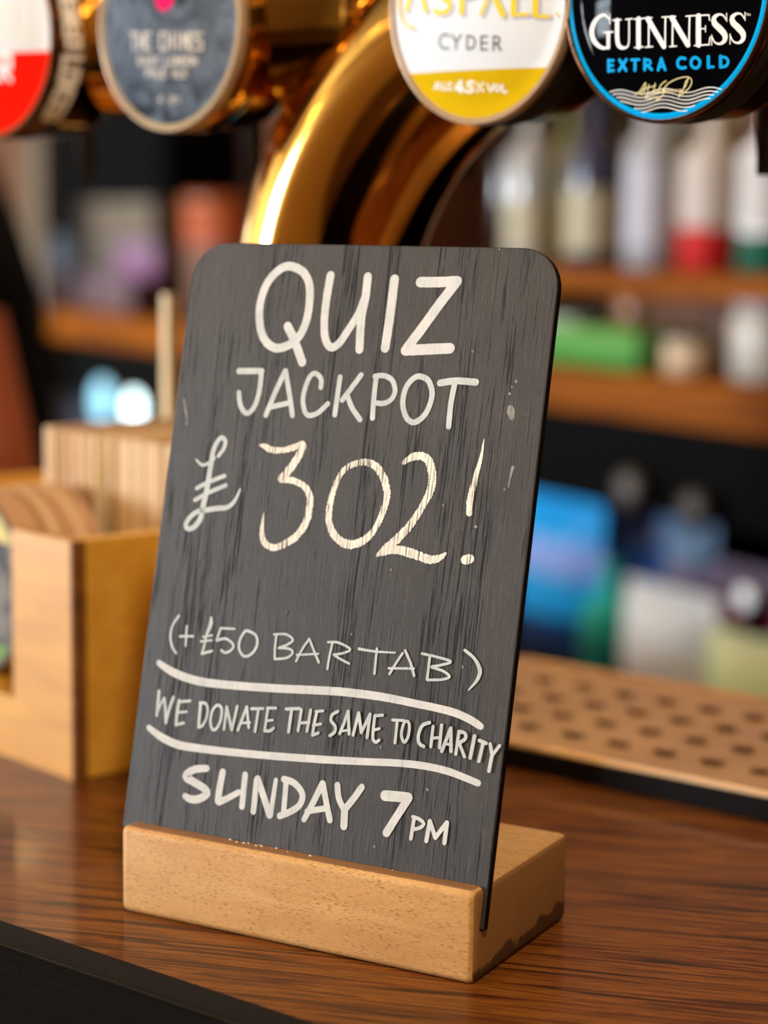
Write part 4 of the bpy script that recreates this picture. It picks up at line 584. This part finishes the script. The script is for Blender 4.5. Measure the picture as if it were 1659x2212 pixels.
# round mats standing in front, axis along the depth
def disc_mesh(mat, face):
    V, F = lathe([(.047, 0), (.047, .0016)], 48, False); n = 48
    V.append((0, 0, 0)); V.append((0, 0, .0016)); 
    F2 = [(i, (i + 1) % n, 2 * n) for i in range(n)] + [(n + i, n + (i + 1) % n, 2 * n + 1) for i in range(n)]
    me = bpy.data.meshes.new('round_mat'); me.from_pydata(V, [], F + F2); me.materials.append(mat); me.materials.append(face)
    for k, p_ in enumerate(me.polygons):
        if k >= len(F): p_.material_index = 1
    me.update(); return me
def round_print():
    t = NT('round_mat_print'); s = t.xyz(); rho = t.math('SQRT', t.math('ADD', t.math('POWER', s['X'], 2.0), t.math('POWER', s['Y'], 2.0)))
    n = t.noise(t.coord(), 60, 3)
    up = t.math('GREATER_THAN', s['Y'], .024)
    inner = t.mix(t.ramp(n, [(.42, 0.0), (.58, 1.0)]), '#141210', '#6d655a')
    low = t.mix(t.math('LESS_THAN', s['Y'], -.030), inner, '#5a8a10')
    c = t.mix(up, low, '#cdb768'); c = t.mix(t.math('GREATER_THAN', rho, .0435), c, '#3c3a24')
    t.set(color=c, rough=.7); return t.m
rp = round_print(); dm = [disc_mesh(m_, m_) for m_ in CARD]; dface = disc_mesh(CARD[2], rp)
y = .0185; k = 0
while y < .0685:
    me = dface if k == 0 else dm[2] if k in (9, 10, 16) else dm[1] if k in (12, 13, 20, 21) else dm[3]
    lab = 'foremost round beer mat with yellow green and black print in the caddy' if k == 0 else 'round card beer mat standing behind the printed one in the caddy'
    place_mat('round_beer_mat', me, cad(-.118 + (rnd.uniform(-.0004, .0004) if k else 0), y + .0016, .0774 + (0 if not k else rnd.uniform(0, .0006))), (PI / 2, 0, math.radians(-10)), lab, None if k == 0 else 'round mats in the caddy'); y += .0019; k += 1
# the round mats stand on a low rest inside the caddy
boxo('mat_rest', -CW + T6 + .0005, -T6 - .0005, T6 + .001, .0765, .009, .0302, M['ply_dark'], cdy)
# ------------------------------------------------------------------ back bar, set at an angle behind the bar
RBk = Matrix.Rotation(BA, 3, 'Z')
def bbp(x, y, z): return B0 + RBk @ Vector((x, y, z))
def slide(x, y, ref=.1): return x - (1.26 if x > -.6 else 2.3) * (y - ref)      # keeps a thing in its gap between the ones in front
bk = empty('back_bar', bbp(0, 0, 0), BA, 'wooden back bar shelving unit with orange timber worktop behind the counter', 'back bar')
boxo('worktop', -3.6, 2.2, 0, .60, .012, .070, M['shelf_wood'], bk, bev=.004)
boxo('upper_shelf', -.75, 2.2, .07, .60, .172, .206, M['shelf_wood'], bk, bev=.004)
boxo('top_shelf', -.75, 2.2, .20, .60, .56, .59, M['shelf_wood'], bk, bev=.004)
for x in (-.75, .95, 2.17): boxo('upright', x, x + .03, .10, .60, .07, .95, M['panel_wood'], bk)
boxo('dark_recess_panel', -3.6, 2.2, .03, .05, -.115, .012, M['dark_cab'], bk)  # black sheet stands in for the dark recess under the worktop
boxo('lower_shelf', -3.6, 2.2, .02, .60, -.44, -.405, M['dark_cab'], bk)
boxo('cupboard_back', -3.6, 2.2, .57, .60, -1.08, .012, M['dark_cab'], bk)
boxo('plinth', -3.6, 2.2, .04, .06, -1.08, -.44, M['dark_cab'], bk)
for x, z, m_ in ((.06, .150, plain('amber_highlight', '#6a3c10', .4)), (.165, -.085, plain('taupe_highlight', '#3a3029', .5)), (.30, -.095, plain('dark_brown_highlight', '#20120b', .5))):  # knob-shaped solids coloured to stand for out-of-focus highlights
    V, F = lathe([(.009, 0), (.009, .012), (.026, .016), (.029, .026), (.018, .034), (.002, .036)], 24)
    o = obj('highlight_disc', V, F, m_, bk, smooth=True); o.rotation_euler = (PI / 2, 0, 0); o.location = (x, .03 if z < .1 else .10, z)
boxo('pillar', -2.30, -2.08, .575, .60, .07, 1.6, plain('mauve_paint', '#6a5c62', .7), bk)
boxo('left_post', -2.03, -1.90, -.02, .0, -.44, .47, plain('tan_post', '#4e3a20', .6), bk, bev=.02)
boxo('divider', -.30, -.27, .06, .56, -.405, .012, M['dark_cab'], bk)

def banded(name, bands, rough=.55, coat=.04, **kw):
    """colour bands (print, one painted highlight) by height above the thing's own base"""
    t = NT(name); s = t.xyz(); c = srgb(bands[0][1]); v = t.coord(); nz = t.math('MULTIPLY', t.math('SUBTRACT', t.noise(v, 14, 2), .5), .03)
    z = t.math('ADD', s['Z'], nz)
    for h, col in bands[1:]: c = t.mix(t.math('GREATER_THAN', z, h), c, col)
    t.set(color=c, rough=rough, coat=coat, spec=.2, **kw); return t.m
def bottle(nm, x, y, z, r, h, neck, mat, capm, label, labm=None, lz=(.2, .6), cat='bottle', group=None, cap=True, nr=.32):
    t = empty(nm, bbp(slide(x, y, .12 if z > 0 else .1), y, z), BA, label, cat, group); b = h * (1 - neck)
    obj('glass_body', *lathe([(r * .9, 0), (r, .006), (r, b * .88), (r * .93, b * .94), (r * .6, b), (r * nr * 1.05, b + (h - b) * .22), (r * nr, b + (h - b) * .4), (r * nr, h * .97)], 28), mat, t, smooth=True)
    if labm: obj('paper_label', *lathe([(r * 1.012, h * lz[0]), (r * 1.012, h * lz[1])], 28, False), labm, t, smooth=True)
    if cap: obj('cap', *lathe([(r * nr * 1.15, h * .93), (r * nr * 1.18, h), (r * nr * .9, h + .004)], 20), capm, t, smooth=True)
    return t
white_lab = plain('off_white_label', '#aaa29c', .6); cream_lab = plain('cream_label', '#978a6c', .6)
def glassy(name, col, rough=.12): return plain(name, col, .25, coat=.15, spec=.3)
S2 = .2065
bottle('spirit_bottle', -.245, .17, S2, .042, .27, .32, glassy('clear_grey_glass', '#8f8a84'), M['bronze_rim'], 'grey bottle with cream label, first on upper shelf from the brass pipe', cream_lab, (.08, .36), group=None)
bottle('spirit_bottle', -.085, .17, S2, .042, .27, .32, glassy('navy_glass', '#23233a'), M['blackplastic'], 'navy glass bottle with cream label on upper shelf', cream_lab, (.08, .42))
bottle('spirit_bottle', .057, .17, S2, .042, .27, .30, glassy('frosted_white', '#8e8a8c', .4), glassy('green_cap', '#1f4a22'), 'frosted white bottle with dark green cap on upper shelf', plain('grey_label', '#9c979c', .6), (.12, .55), nr=.5)
bottle('spirit_bottle', .183, .17, S2, .044, .25, .32, banded('red_based_bottle', [(0, '#a81613'), (.058, '#a89c90')]), glassy('grey_cap', '#8d9190'), 'pale bottle with bright red base on upper shelf', plain('pinkish_label', '#a8968a', .6), (.27, .6))
bottle('spirit_bottle', .305, .17, S2, .045, .25, .32, banded('green_based_bottle', [(0, '#0d4a35'), (.05, '#cfc6c6')]), glassy('teal_cap', '#2f4b4d'), 'white labelled bottle with dark green base at right frame edge', white_lab, (.24, .62))
back = [(-.33, '#24150d'), (-.16, '#6b6238'), (-.01, '#4a3a22'), (.12, '#6c6f60'), (.245, '#6b5030'), (.40, '#7d7466'), (.52, '#35502c')]
names = ['dark cocoa', 'olive green', 'amber brown', 'sage green', 'tan brown', 'pearl grey', 'leaf green']
for (x, c), nm in zip(back, names):
    bottle('spirit_bottle', x, .33, S2, .04, .29, .33, glassy(nm.replace(' ', '_') + '_glass', c), M['beige_rim'], nm + ' bottle in the rear row of upper shelf', cream_lab if x in (.12,) else None, (.4, .7), group='rear row bottles')
for k, (x, c) in enumerate(((.43, '#9a8f80'), (.56, '#7a2a1a'), (.70, '#3c5a6a'))):
    bottle('spirit_bottle', x, .17, S2, .042, .27, .32, glassy('outer_glass_%d' % k, c), M['bronze_rim'], ['stone grey', 'brick red', 'slate blue', 'near-black maroon', 'dark amber'][k] + ' bottle on the upper shelf front row', None)
# on the worktop
pk = empty('green_box', bbp(-.04, .10, .0705), BA, 'bright green flat carton lying on the orange worktop', 'box')
bm = bmesh.new(); box(bm, -.21, .17, -.06, .08, 0, .055, .006); bmobj('carton', bm, banded('green_carton', [(0, '#2a6a1c'), (.03, '#4a7c30')]), pk)
bm = bmesh.new(); box(bm, -.19, .02, -.055, .07, .056, .066, .003); bmobj('folded_cloth', bm, plain('grey_cloth', '#8c8f84', .9), pk)
jar = empty('white_jar', bbp(.305, .12, .0705), BA, 'white storage jar on the worktop at right frame edge', 'jar')
obj('jar_body', *lathe([(.045, 0), (.05, .006), (.052, .075), (.044, .09)], 32), plain('white_ceramic', '#9c9488', .4), jar, smooth=True); obj('lid', *lathe([(.046, .088), (.047, .1), (.03, .107), (.008, .108)], 32), plain('lilac_lid', '#8c8488', .4), jar, smooth=True)
tinb = empty('beige_tin', bbp(.17, .10, .0705), BA, 'low beige tin between the green carton and white jar', 'tin')
obj('tin_body', *lathe([(.036, 0), (.036, .038)], 28), plain('beige_metal', '#b99b78', .4), tinb, smooth=True); obj('lid', *lathe([(.037, .0385), (.037, .044), (.034, .046)], 28), plain('pale_lid', '#a89a90', .4), tinb, smooth=True)
# packets and bottles on the low shelf
LZ = -.4045
def packet(x, y, z, wd, h, d, mat, label, rot=0.0, tilt=0.0, crimp='#c9c9c9'):
    t = empty('snack_packet', bbp(slide(x, y), y, z), BA + rot, label, 'snack packet'); V, F = [], []; nx, nz = 14, 18
    for side in (-1, 1):
        for j in range(nz + 1):
            for i in range(nx + 1):
                u_, v_ = i / nx, j / nz; prof = (math.sin(PI * u_) ** .6) * (math.sin(PI * min(1, v_ * .98 + .01)) ** .45) + .02 * math.sin(9 * u_ + 7 * v_)
                V.append(((u_ - .5) * wd * (1 - .05 * math.sin(PI * v_)), side * d / 2 * max(prof, .01), .012 + v_ * (h - .024)))
    n0 = (nx + 1) * (nz + 1)
    for s0 in (0, n0):
        for j in range(nz):
            for i in range(nx): a = s0 + j * (nx + 1) + i; F.append((a, a + 1, a + nx + 2, a + nx + 1))
    for j in range(nz):
        for i in (0, nx): a = j * (nx + 1) + i; F.append((a, a + nx + 1, a + nx + 1 + n0, a + n0))
    obj('pouch', V, F, mat, t, smooth=True)
    bm = bmesh.new(); box(bm, -wd * .49, wd * .49, -.0015, .0015, h - .02, h); bmobj('crimped_seal', bm, mat, t)
    bm = bmesh.new(); box(bm, -wd * .49, wd * .49, -.004, .004, 0, .014); bmobj('bottom_seal', bm, mat, t)
    return t
packet(-.115, .080, LZ, .215, .275, .09, banded('bright_blue_packet', [(0, '#1d2a4e'), (.07, '#0a3a74'), (.10, '#009ae6'), (.165, '#7d9ae0'), (.215, '#0092d8')]), 'tall bright blue snack packet with navy base beside the chalkboard')  # the pale lilac band is a painted highlight
packet(.06, .168, LZ, .14, .285, .08, banded('cornflower_packet', [(0, '#1f4a86'), (.16, '#3f72d0'), (.215, '#8fa4dc')]), 'cornflower blue snack packet behind the teal bottle')
bottle('cordial_bottle', .012, .06, LZ, .042, .20, .25, banded('teal_bottle', [(0, '#0e6a60'), (.1, '#12907a'), (.14, '#22b0a0')]), glassy('teal_top', '#2ba39a'), 'teal green plastic bottle beside the bright blue packet', None)
packet(.19, .165, LZ, .11, .285, .07, banded('slate_packet', [(0, '#5b4a58'), (.16, '#7a6f88'), (.2, '#5a7490')]), 'slate blue grey snack packet in the rear of low shelf')
packet(.225, .235, LZ, .11, .235, .07, banded('pink_packet', [(0, '#8c3a44'), (.185, '#b0404a'), (.205, '#8d6a74')]), 'muted red and pink snack packet behind the white one')
packet(.145, .07, LZ, .20, .185, .10, banded('white_packet', [(0, '#1c1038'), (.035, '#b02a44'), (.055, '#e4e0e4'), (.1, '#dde2e8')]), 'large white snack packet with red base on low shelf')
packet(.31, .16, LZ, .19, .215, .09, banded('magenta_packet', [(0, '#7a1a56'), (.13, '#a52566'), (.17, '#6a5a70')]), 'magenta snack packet behind the pale green one')
packet(.335, .05, LZ, .23, .155, .10, banded('pale_green_packet', [(0, '#b4c89a'), (.04, '#d2e2ac'), (.12, '#d6dcae')]), 'pale yellow green snack packet at right of low shelf')
packet(.56, .09, LZ, .20, .24, .09, banded('orange_packet', [(0, '#9a3a10'), (.12, '#c06a20')]), 'orange snack packet beyond the pale green one')
packet(-.42, .12, LZ, .20, .22, .09, banded('dark_red_packet', [(0, '#4a1010'), (.12, '#6a1a14')]), 'dark red snack packet left of the cupboard divider')
def lamp(x, y, z, r_, m_, label):  # added glowing discs, standing in for blurred bright spots
    t = empty('glow_disc', bbp(x, y, z), BA, label, 'lamp'); V, F = lathe([(.001, 0), (r_ * .6, .002), (r_, .008), (r_, .014)], 20)
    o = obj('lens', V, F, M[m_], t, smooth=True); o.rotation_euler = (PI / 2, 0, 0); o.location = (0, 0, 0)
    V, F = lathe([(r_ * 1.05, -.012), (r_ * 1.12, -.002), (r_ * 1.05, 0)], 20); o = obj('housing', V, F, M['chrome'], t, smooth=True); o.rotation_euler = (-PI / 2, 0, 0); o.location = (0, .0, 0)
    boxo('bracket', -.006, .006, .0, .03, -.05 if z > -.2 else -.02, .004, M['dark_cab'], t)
lamp(.435, -.01, -.185, .014, 'glow_mid', 'small round white glowing disc for a blurred highlight above the pale green snack packet')
lamp(-1.40, -.01, -.105, .03, 'glow_bright', 'bright round pale cyan glowing disc low behind the upright post')
lamp(-1.56, -.01, -.105, .045, 'glow_faint', 'dimmer blue round glowing disc left of the bright cyan one')
# left of the pipe
def carton(nm, x0, x1, y0, y1, z0, z1, cols, label, cat='box', lidc=None):
    t = empty(nm, bbp(slide((x0 + x1) / 2, (y0 + y1) / 2), (y0 + y1) / 2, z0), BA, label, cat); hx, hy, h = (x1 - x0) / 2, (y1 - y0) / 2, z1 - z0
    boxo('box_body', -hx, hx, -hy, hy, 0, h * .86, banded(nm + '_print', cols), t, bev=.004); boxo('lid', -hx - .002, hx + .002, -hy - .002, hy + .002, h * .86, h, plain(nm + '_lid', lidc or cols[-1][1], .5), t, bev=.003)
carton('bar_cloth_stack', -2.12, -1.42, .06, .30, .0705, .15, [(0, '#4e3836'), (.04, '#56444a')], 'mauve folded bar cloths stacked on the worktop at left', 'cloths')
carton('straw_box', -1.80, -1.40, .10, .26, .1505, .31, [(0, '#50463e'), (.08, '#5a4e40')], 'beige grey straw box on the mauve cloths')
carton('napkin_pack', -1.74, -1.54, .07, .095, .1505, .225, [(0, '#6a3e5c'), (.03, '#6e5268')], 'lilac pink napkin pack in front of the straw box', 'napkins')
carton('blue_box', -2.10, -1.86, .10, .24, .1505, .235, [(0, '#383a42'), (.05, '#2c343c')], 'grey blue box beside the black coffee machine')
oj = empty('orange_tub', bbp(-1.285, .12, .0705), BA, 'orange tub just left of the brass column', 'tub')
obj('tub_body', *lathe([(.055, 0), (.07, .01), (.078, .2), (.08, .22)], 32), banded('orange_tub_print', [(0, '#6a4a3a'), (.15, '#94401c'), (.2, '#94400c')]), oj, smooth=True); obj('lid', *lathe([(.082, .218), (.082, .24), (.076, .246)], 32), plain('orange_lid', '#8c3c0a', .4), oj, smooth=True)
cf = empty('coffee_machine', bbp(-2.48, .44, .0705), BA, 'large black coffee machine at the back left of the worktop', 'coffee machine')
boxo('machine_body', -.42, .42, -.10, .12, .16, .62, M['dark_cab'], cf, bev=.02); boxo('base', -.42, .42, -.12, .12, 0, .06, M['blackplastic'], cf, bev=.01); boxo('rear_panel', -.40, .40, .02, .12, .06, .16, M['dark_cab'], cf)
for x in (-.18, .16): obj('group_head', *[a_ for a_ in lathe([(.03, .1), (.036, .13), (.036, .16)], 24)], M['chrome'], cf, smooth=True, loc=(x, -.06, 0))
obj('dial', *lathe([(.05, 0), (.05, .02), (.04, .026)], 24), plain('dark_blue_grey', '#2b333a', .4), cf, smooth=True, loc=(-.28, -.102, .30), rot=(PI / 2, 0, 0))
cr = empty('bottle_crate', bbp(-1.78, .16, LZ), BA, 'navy plastic crate on the dark low shelf at left', 'crate')
bm = bmesh.new(); box(bm, -.20, .20, -.12, -.11, 0, .34); box(bm, -.20, .20, .11, .12, 0, .34); box(bm, -.20, -.19, -.11, .11, 0, .34); box(bm, .19, .20, -.11, .11, 0, .34); box(bm, -.19, .19, -.11, .11, 0, .01); bmobj('crate_body', bm, plain('navy_plastic', '#1c2230', .45), cr)
for x in (-.1, .1): boxo('hand_grip', x - .05, x + .05, -.126, -.12, .27, .31, M['blackplastic'], cr, bev=.002)

# ------------------------------------------------------------------ bartender in black, mostly outside the left of the frame
def esec(secs, n=24):
    """closed loft through level elliptical sections (x, y, z, rx, ry)"""
    V, F = [], []
    for x, y, z, rx, ry in secs:
        for i in range(n): a = 2 * PI * i / n; V.append((x + rx * math.cos(a), y + ry * math.sin(a), z))
    for k in range(len(secs) - 1):
        for i in range(n): j = (i + 1) % n; F.append((k*n+i, k*n+j, (k+1)*n+j, (k+1)*n+i))
    F.append(tuple(range(n))[::-1]); F.append(tuple((len(secs)-1)*n + i for i in range(n)))
    return V, F
def limb(pts, n=14):
    """tapering limb through (x, y, z, r) with rounded ends"""
    P = [Vector(p_[:3]) for p_ in pts]; R_ = [p_[3] for p_ in pts]; path, rad = [], []
    for k in range(len(P) - 1):
        for t in (0, .25, .5, .75): path.append(P[k].lerp(P[k+1], t)); rad.append(R_[k] + (R_[k+1] - R_[k]) * t)
    path.append(P[-1]); rad.append(R_[-1]); e = (P[-1] - P[-2]).normalized(); s0 = (P[0] - P[1]).normalized()
    path = [P[0] + s0 * R_[0] * .7] + path + [P[-1] + e * R_[-1] * .55, P[-1] + e * R_[-1] * .9]; rad = [R_[0] * .6] + rad + [R_[-1] * .8, R_[-1] * .35]
    return sweep(path, rad, n)
def fused(name, pieces, mat, parent, voxel=.008, smooth=6):
    V, F = [], []
    for v, f_ in pieces: b = len(V); V += list(v); F += [tuple(i + b for i in q_) for q_ in f_]
    o = obj(name, V, F, mat, parent, smooth=True); r_ = o.modifiers.new('fuse', 'REMESH'); r_.mode = 'VOXEL'; r_.voxel_size = voxel; r_.use_smooth_shade = True
    s = o.modifiers.new('soften', 'SMOOTH'); s.factor = .5; s.iterations = smooth
    return o
skin_m = plain('warm_skin', '#b5603a', .5, spec=.35); black_cloth = plain('black_cotton', '#050506', .9, spec=.1)
TC = Vector((-.957, .849, 0)) + Vector((-.79, -.61, 0)) * .113
per = empty('person', (TC.x, TC.y, 0), math.radians(217.7), 'person in a black T-shirt standing behind the counter at left frame edge', 'person')
arms = {1: [(.012, .165, 1.405, .050), (-.055, .212, 1.29, .046), (-.105, .235, 1.105, .041), (-.01, .222, 1.065, .038), (.17, .175, 1.03, .026)],
        -1: [(.035, -.165, 1.405, .050), (-.005, -.215, 1.28, .046), (-.045, -.235, 1.115, .040), (.04, -.21, 1.075, .038), (.19, -.16, 1.03, .026)]}
pieces = [esec([(0, 0, .84, .09, .14), (0, 0, .93, .11, .165), (0, 0, 1.05, .095, .135), (.005, 0, 1.16, .10, .145), (.015, 0, 1.29, .098, .165), (.035, 0, 1.38, .082, .165), (.045, 0, 1.43, .06, .10), (.05, 0, 1.46, .05, .055)]),
          limb([(.045, 0, 1.42, .056), (.075, 0, 1.56, .052)]),
          esec([(.125, 0, 1.525, .022, .024), (.115, 0, 1.54, .048, .038), (.105, 0, 1.565, .066, .052), (.095, 0, 1.60, .082, .064), (.088, 0, 1.645, .093, .072), (.082, 0, 1.69, .098, .077), (.078, 0, 1.73, .090, .070), (.076, 0, 1.755, .066, .052), (.076, 0, 1.768, .03, .025)]),
          limb([(.182, 0, 1.665, .009), (.198, 0, 1.632, .013), (.188, 0, 1.622, .012)], 10)]
for s in (-1, 1):
    pieces.append(limb(arms[s]))
    hx, hy = (.17, .175) if s > 0 else (.19, -.16)
    pieces.append(esec([(hx + .045, hy - .008 * s, 1.012, .040, .034), (hx + .047, hy - .008 * s, 1.022, .048, .042), (hx + .045, hy - .008 * s, 1.034, .040, .034)]))
    for dy, ln in ((-.030, .064), (-.010, .078), (.011, .072), (.031, .056)):
        y0 = hy - .008 * s; pieces.append(limb([(hx + .075, y0 + dy * .9, 1.024, .0095), (hx + .082 + ln * .4, y0 + dy, 1.026, .0090), (hx + .080 + ln * .75, y0 + dy, 1.016, .0082), (hx + .076 + ln, y0 + dy, 1.003, .0072)], 10))
    pieces.append(limb([(hx + .02, hy - .03 * s, 1.018, .013), (hx + .05, hy - .058 * s, 1.016, .0105), (hx + .078, hy - .068 * s, 1.010, .009)], 10))
    pieces.append(limb([(0, .085 * s, .88, .085), (.015, .095 * s, .52, .056), (-.01, .10 * s, .10, .040)])); pieces.append(limb([(-.03, .10 * s, .05, .036), (.12, .105 * s, .035, .028)]))
    pieces.append(esec([(.085, .074 * s, 1.625, .008, .008), (.078, .079 * s, 1.645, .014, .009), (.074, .082 * s, 1.672, .019, .010), (.076, .080 * s, 1.688, .012, .008)], 12))
fused('body', pieces, skin_m, per, .0055, 4)
def shell(sc, add, lo, hi): return [(x, y, z, rx + add, ry + add) for x, y, z, rx, ry in sc if lo <= z <= hi]
shirt = [esec([(0, 0, .90, .128, .178), (0, 0, 1.00, .122, .165), (.0, 0, 1.10, .120, .158), (.005, 0, 1.18, .118, .160), (.015, 0, 1.29, .112, .178), (.035, 0, 1.38, .095, .176), (.045, 0, 1.43, .072, .112), (.05, 0, 1.452, .062, .07)])]
shirt.append(limb([(.012, .165, 1.405, .060), (-.052, .210, 1.305, .057), (-.060, .214, 1.285, .056)])); shirt.append(limb([(.035, -.165, 1.405, .060), (.002, -.212, 1.305, .057), (-.004, -.214, 1.285, .056)]))
fused('t_shirt', shirt, black_cloth, per, .008, 5)
tr_ = [esec([(0, 0, .84, .105, .155), (0, 0, .92, .122, .172), (0, 0, .97, .118, .166)])]
for s in (-1, 1): tr_.append(limb([(0, .085 * s, .88, .102), (.015, .095 * s, .52, .074), (-.008, .10 * s, .10, .066)]))
fused('trousers', tr_, plain('charcoal_trousers', '#15151a', .85), per, .01, 5)
for s in (-1, 1): fused('shoe', [limb([(-.045, .10 * s, .045, .044), (.05, .10 * s, .042, .046), (.13, .107 * s, .036, .036)])], M['blackplastic'], per, .008, 4)
fused('hair', [esec([(.035, 0, 1.58, .04, .05), (.045, 0, 1.63, .066, .072), (.060, 0, 1.69, .090, .084), (.070, 0, 1.735, .098, .080), (.074, 0, 1.765, .080, .064), (.076, 0, 1.785, .04, .035)])], plain('dark_brown_hair', '#2a1a10', .8), per, .007, 3)
eye_m = plain('dark_iris', '#20140e', .2)
for s in (-1, 1):
    obj('eye', *esec([(.166, .032 * s, 1.664, .004, .006), (.168, .032 * s, 1.669, .008, .011), (.168, .032 * s, 1.674, .008, .011), (.166, .032 * s, 1.679, .004, .006)], 12), eye_m, per, smooth=True)
    obj('eyebrow', *sweep([(.172, .016 * s, 1.690), (.173, .032 * s, 1.694), (.163, .050 * s, 1.690)], .0035, 8), eye_m, per, smooth=True)
obj('mouth', *sweep([(.166, -.024, 1.588), (.178, 0, 1.590), (.166, .024, 1.588)], [.003, .0055, .003], 8), plain('lips', '#8e4436', .5), per, smooth=True)

# ------------------------------------------------------------------ lamps
shade_m = plain('black_enamel_shade', '#14110e', .3)
for k, (x, y, z, lb) in enumerate(((-1.3, -1.3, 2.15, 'nearest the window'), (-.2, -1.6, 2.2, 'in the middle of the drinking side'), (-3.0, -1.0, 2.1, 'furthest left on the drinking side'), (1.4, -1.5, 2.2, 'at the right on the drinking side'), (-.9, -2.6, 2.25, 'in front of the first window'), (-3.6, -2.5, 2.2, 'in front of the far window'))):
    t = empty('pendant_lamp', (x, y, z), 0, 'black enamel pendant lamp with warm bulb ' + lb, 'lamp', 'pendant lamps')
    V, F = lathe([(.03, .10), (.05, .095), (.10, .04), (.13, -.02), (.126, -.02), (.095, .036), (.045, .088)], 28, False); obj('shade', V, F, shade_m, t, smooth=True)
    obj('bulb', *lathe([(.002, -.035), (.018, -.03), (.028, -.01), (.028, .005), (.016, .03), (.014, .06)], 20), M['bulb'], t, smooth=True)
    obj('cord', *sweep([(0, 0, .09), (0, 0, 2.8 - z)], .004, 8), M['blackplastic'], t)
for i in range(4):
    for j in range(3):
        t = empty('ceiling_downlight', (-3.4 + i * 1.25 + .3 * (j % 2), -2.9 + j * .95, 2.8), 0, 'small warm recessed ceiling downlight, %s row from the bar, %s from the left' % (['', 'middle', 'nearest'][j] if j else 'farthest', ['first', 'second', 'third', 'last'][i]), 'lamp', 'recessed ceiling downlights')
        obj('rim', *lathe([(.05, -.006), (.05, 0)], 20, False), M['brass_satin'], t, smooth=True); obj('lens', *lathe([(.002, -.004), (.038, -.003), (.045, 0)], 20), M['downlight'], t, smooth=True)
for k, (x, y, z, pw, cl) in enumerate(((-.2, -.45, 2.0, 9, (1.0, .72, .42)), (.9, -.5, 2.0, 9, (1.0, .72, .42)), (-1.6, -.6, 2.0, 9, (1.0, .72, .42)), (-3.0, -.6, 2.0, 9, (1.0, .72, .42)))):  # spotlights put in to brighten the back bar shelves
    pos = bbp(x, y, z - TOP + .6); t = empty('added_spotlight', (pos.x, pos.y, 2.8), 0, 'added brass ceiling spotlight brightening the back bar, number %s from the right wall' % ['two', 'one', 'three', 'four'][k], 'lamp', 'added ceiling spotlights')
    obj('housing', *lathe([(.05, -.07), (.05, 0)], 24, False), M['brass_satin'], t, smooth=True); obj('mount', *lathe([(.06, -.008), (.06, 0)], 24), M['brass_satin'], t, smooth=True)
    l = point('spot_fill', (pos.x, pos.y, 2.66), pw, cl, .04); l.data.energy = pw
t = empty('pendant_lamp', (.55, -.38, 2.05), 0, 'added black enamel pendant lamp over the counter, brightening the upper chalkboard', 'lamp', 'pendant lamps')  # added lamp, lifts the light on the upper board
obj('shade', *lathe([(.03, .10), (.05, .095), (.10, .04), (.13, -.02), (.126, -.02), (.095, .036), (.045, .088)], 28, False), shade_m, t, smooth=True)
obj('bulb', *lathe([(.002, -.012), (.018, -.008), (.028, .005), (.028, .02), (.016, .04), (.014, .06)], 20), M['bulb'], t, smooth=True)
obj('cord', *sweep([(0, 0, .09), (0, 0, .75)], .004, 8), M['blackplastic'], t)
point('board_fill_light', (.55, -.38, 2.0), 10, (1.0, .95, .88), .03)
t = empty('fill_sconce', (3.2, .3, 1.75), 0, 'added warm sconce filling the shade from the right of the bar', 'lamp')  # added fill lamp for the shaded right-hand faces
obj('shade', *lathe([(.07, 0), (.10, .16)], 24, False), M['brass_satin'], t, smooth=True); boxo('arm', .0, .9, -.01, .01, -.02, 0, M['brass_satin'], t)
point('sconce_fill', (3.2, .3, 1.88), 60, (1.0, .88, .70), .05)
SC.cycles.max_bounces = 8; SC.cycles.diffuse_bounces = 3; SC.cycles.glossy_bounces = 4; SC.cycles.sample_clamp_indirect = 6.0
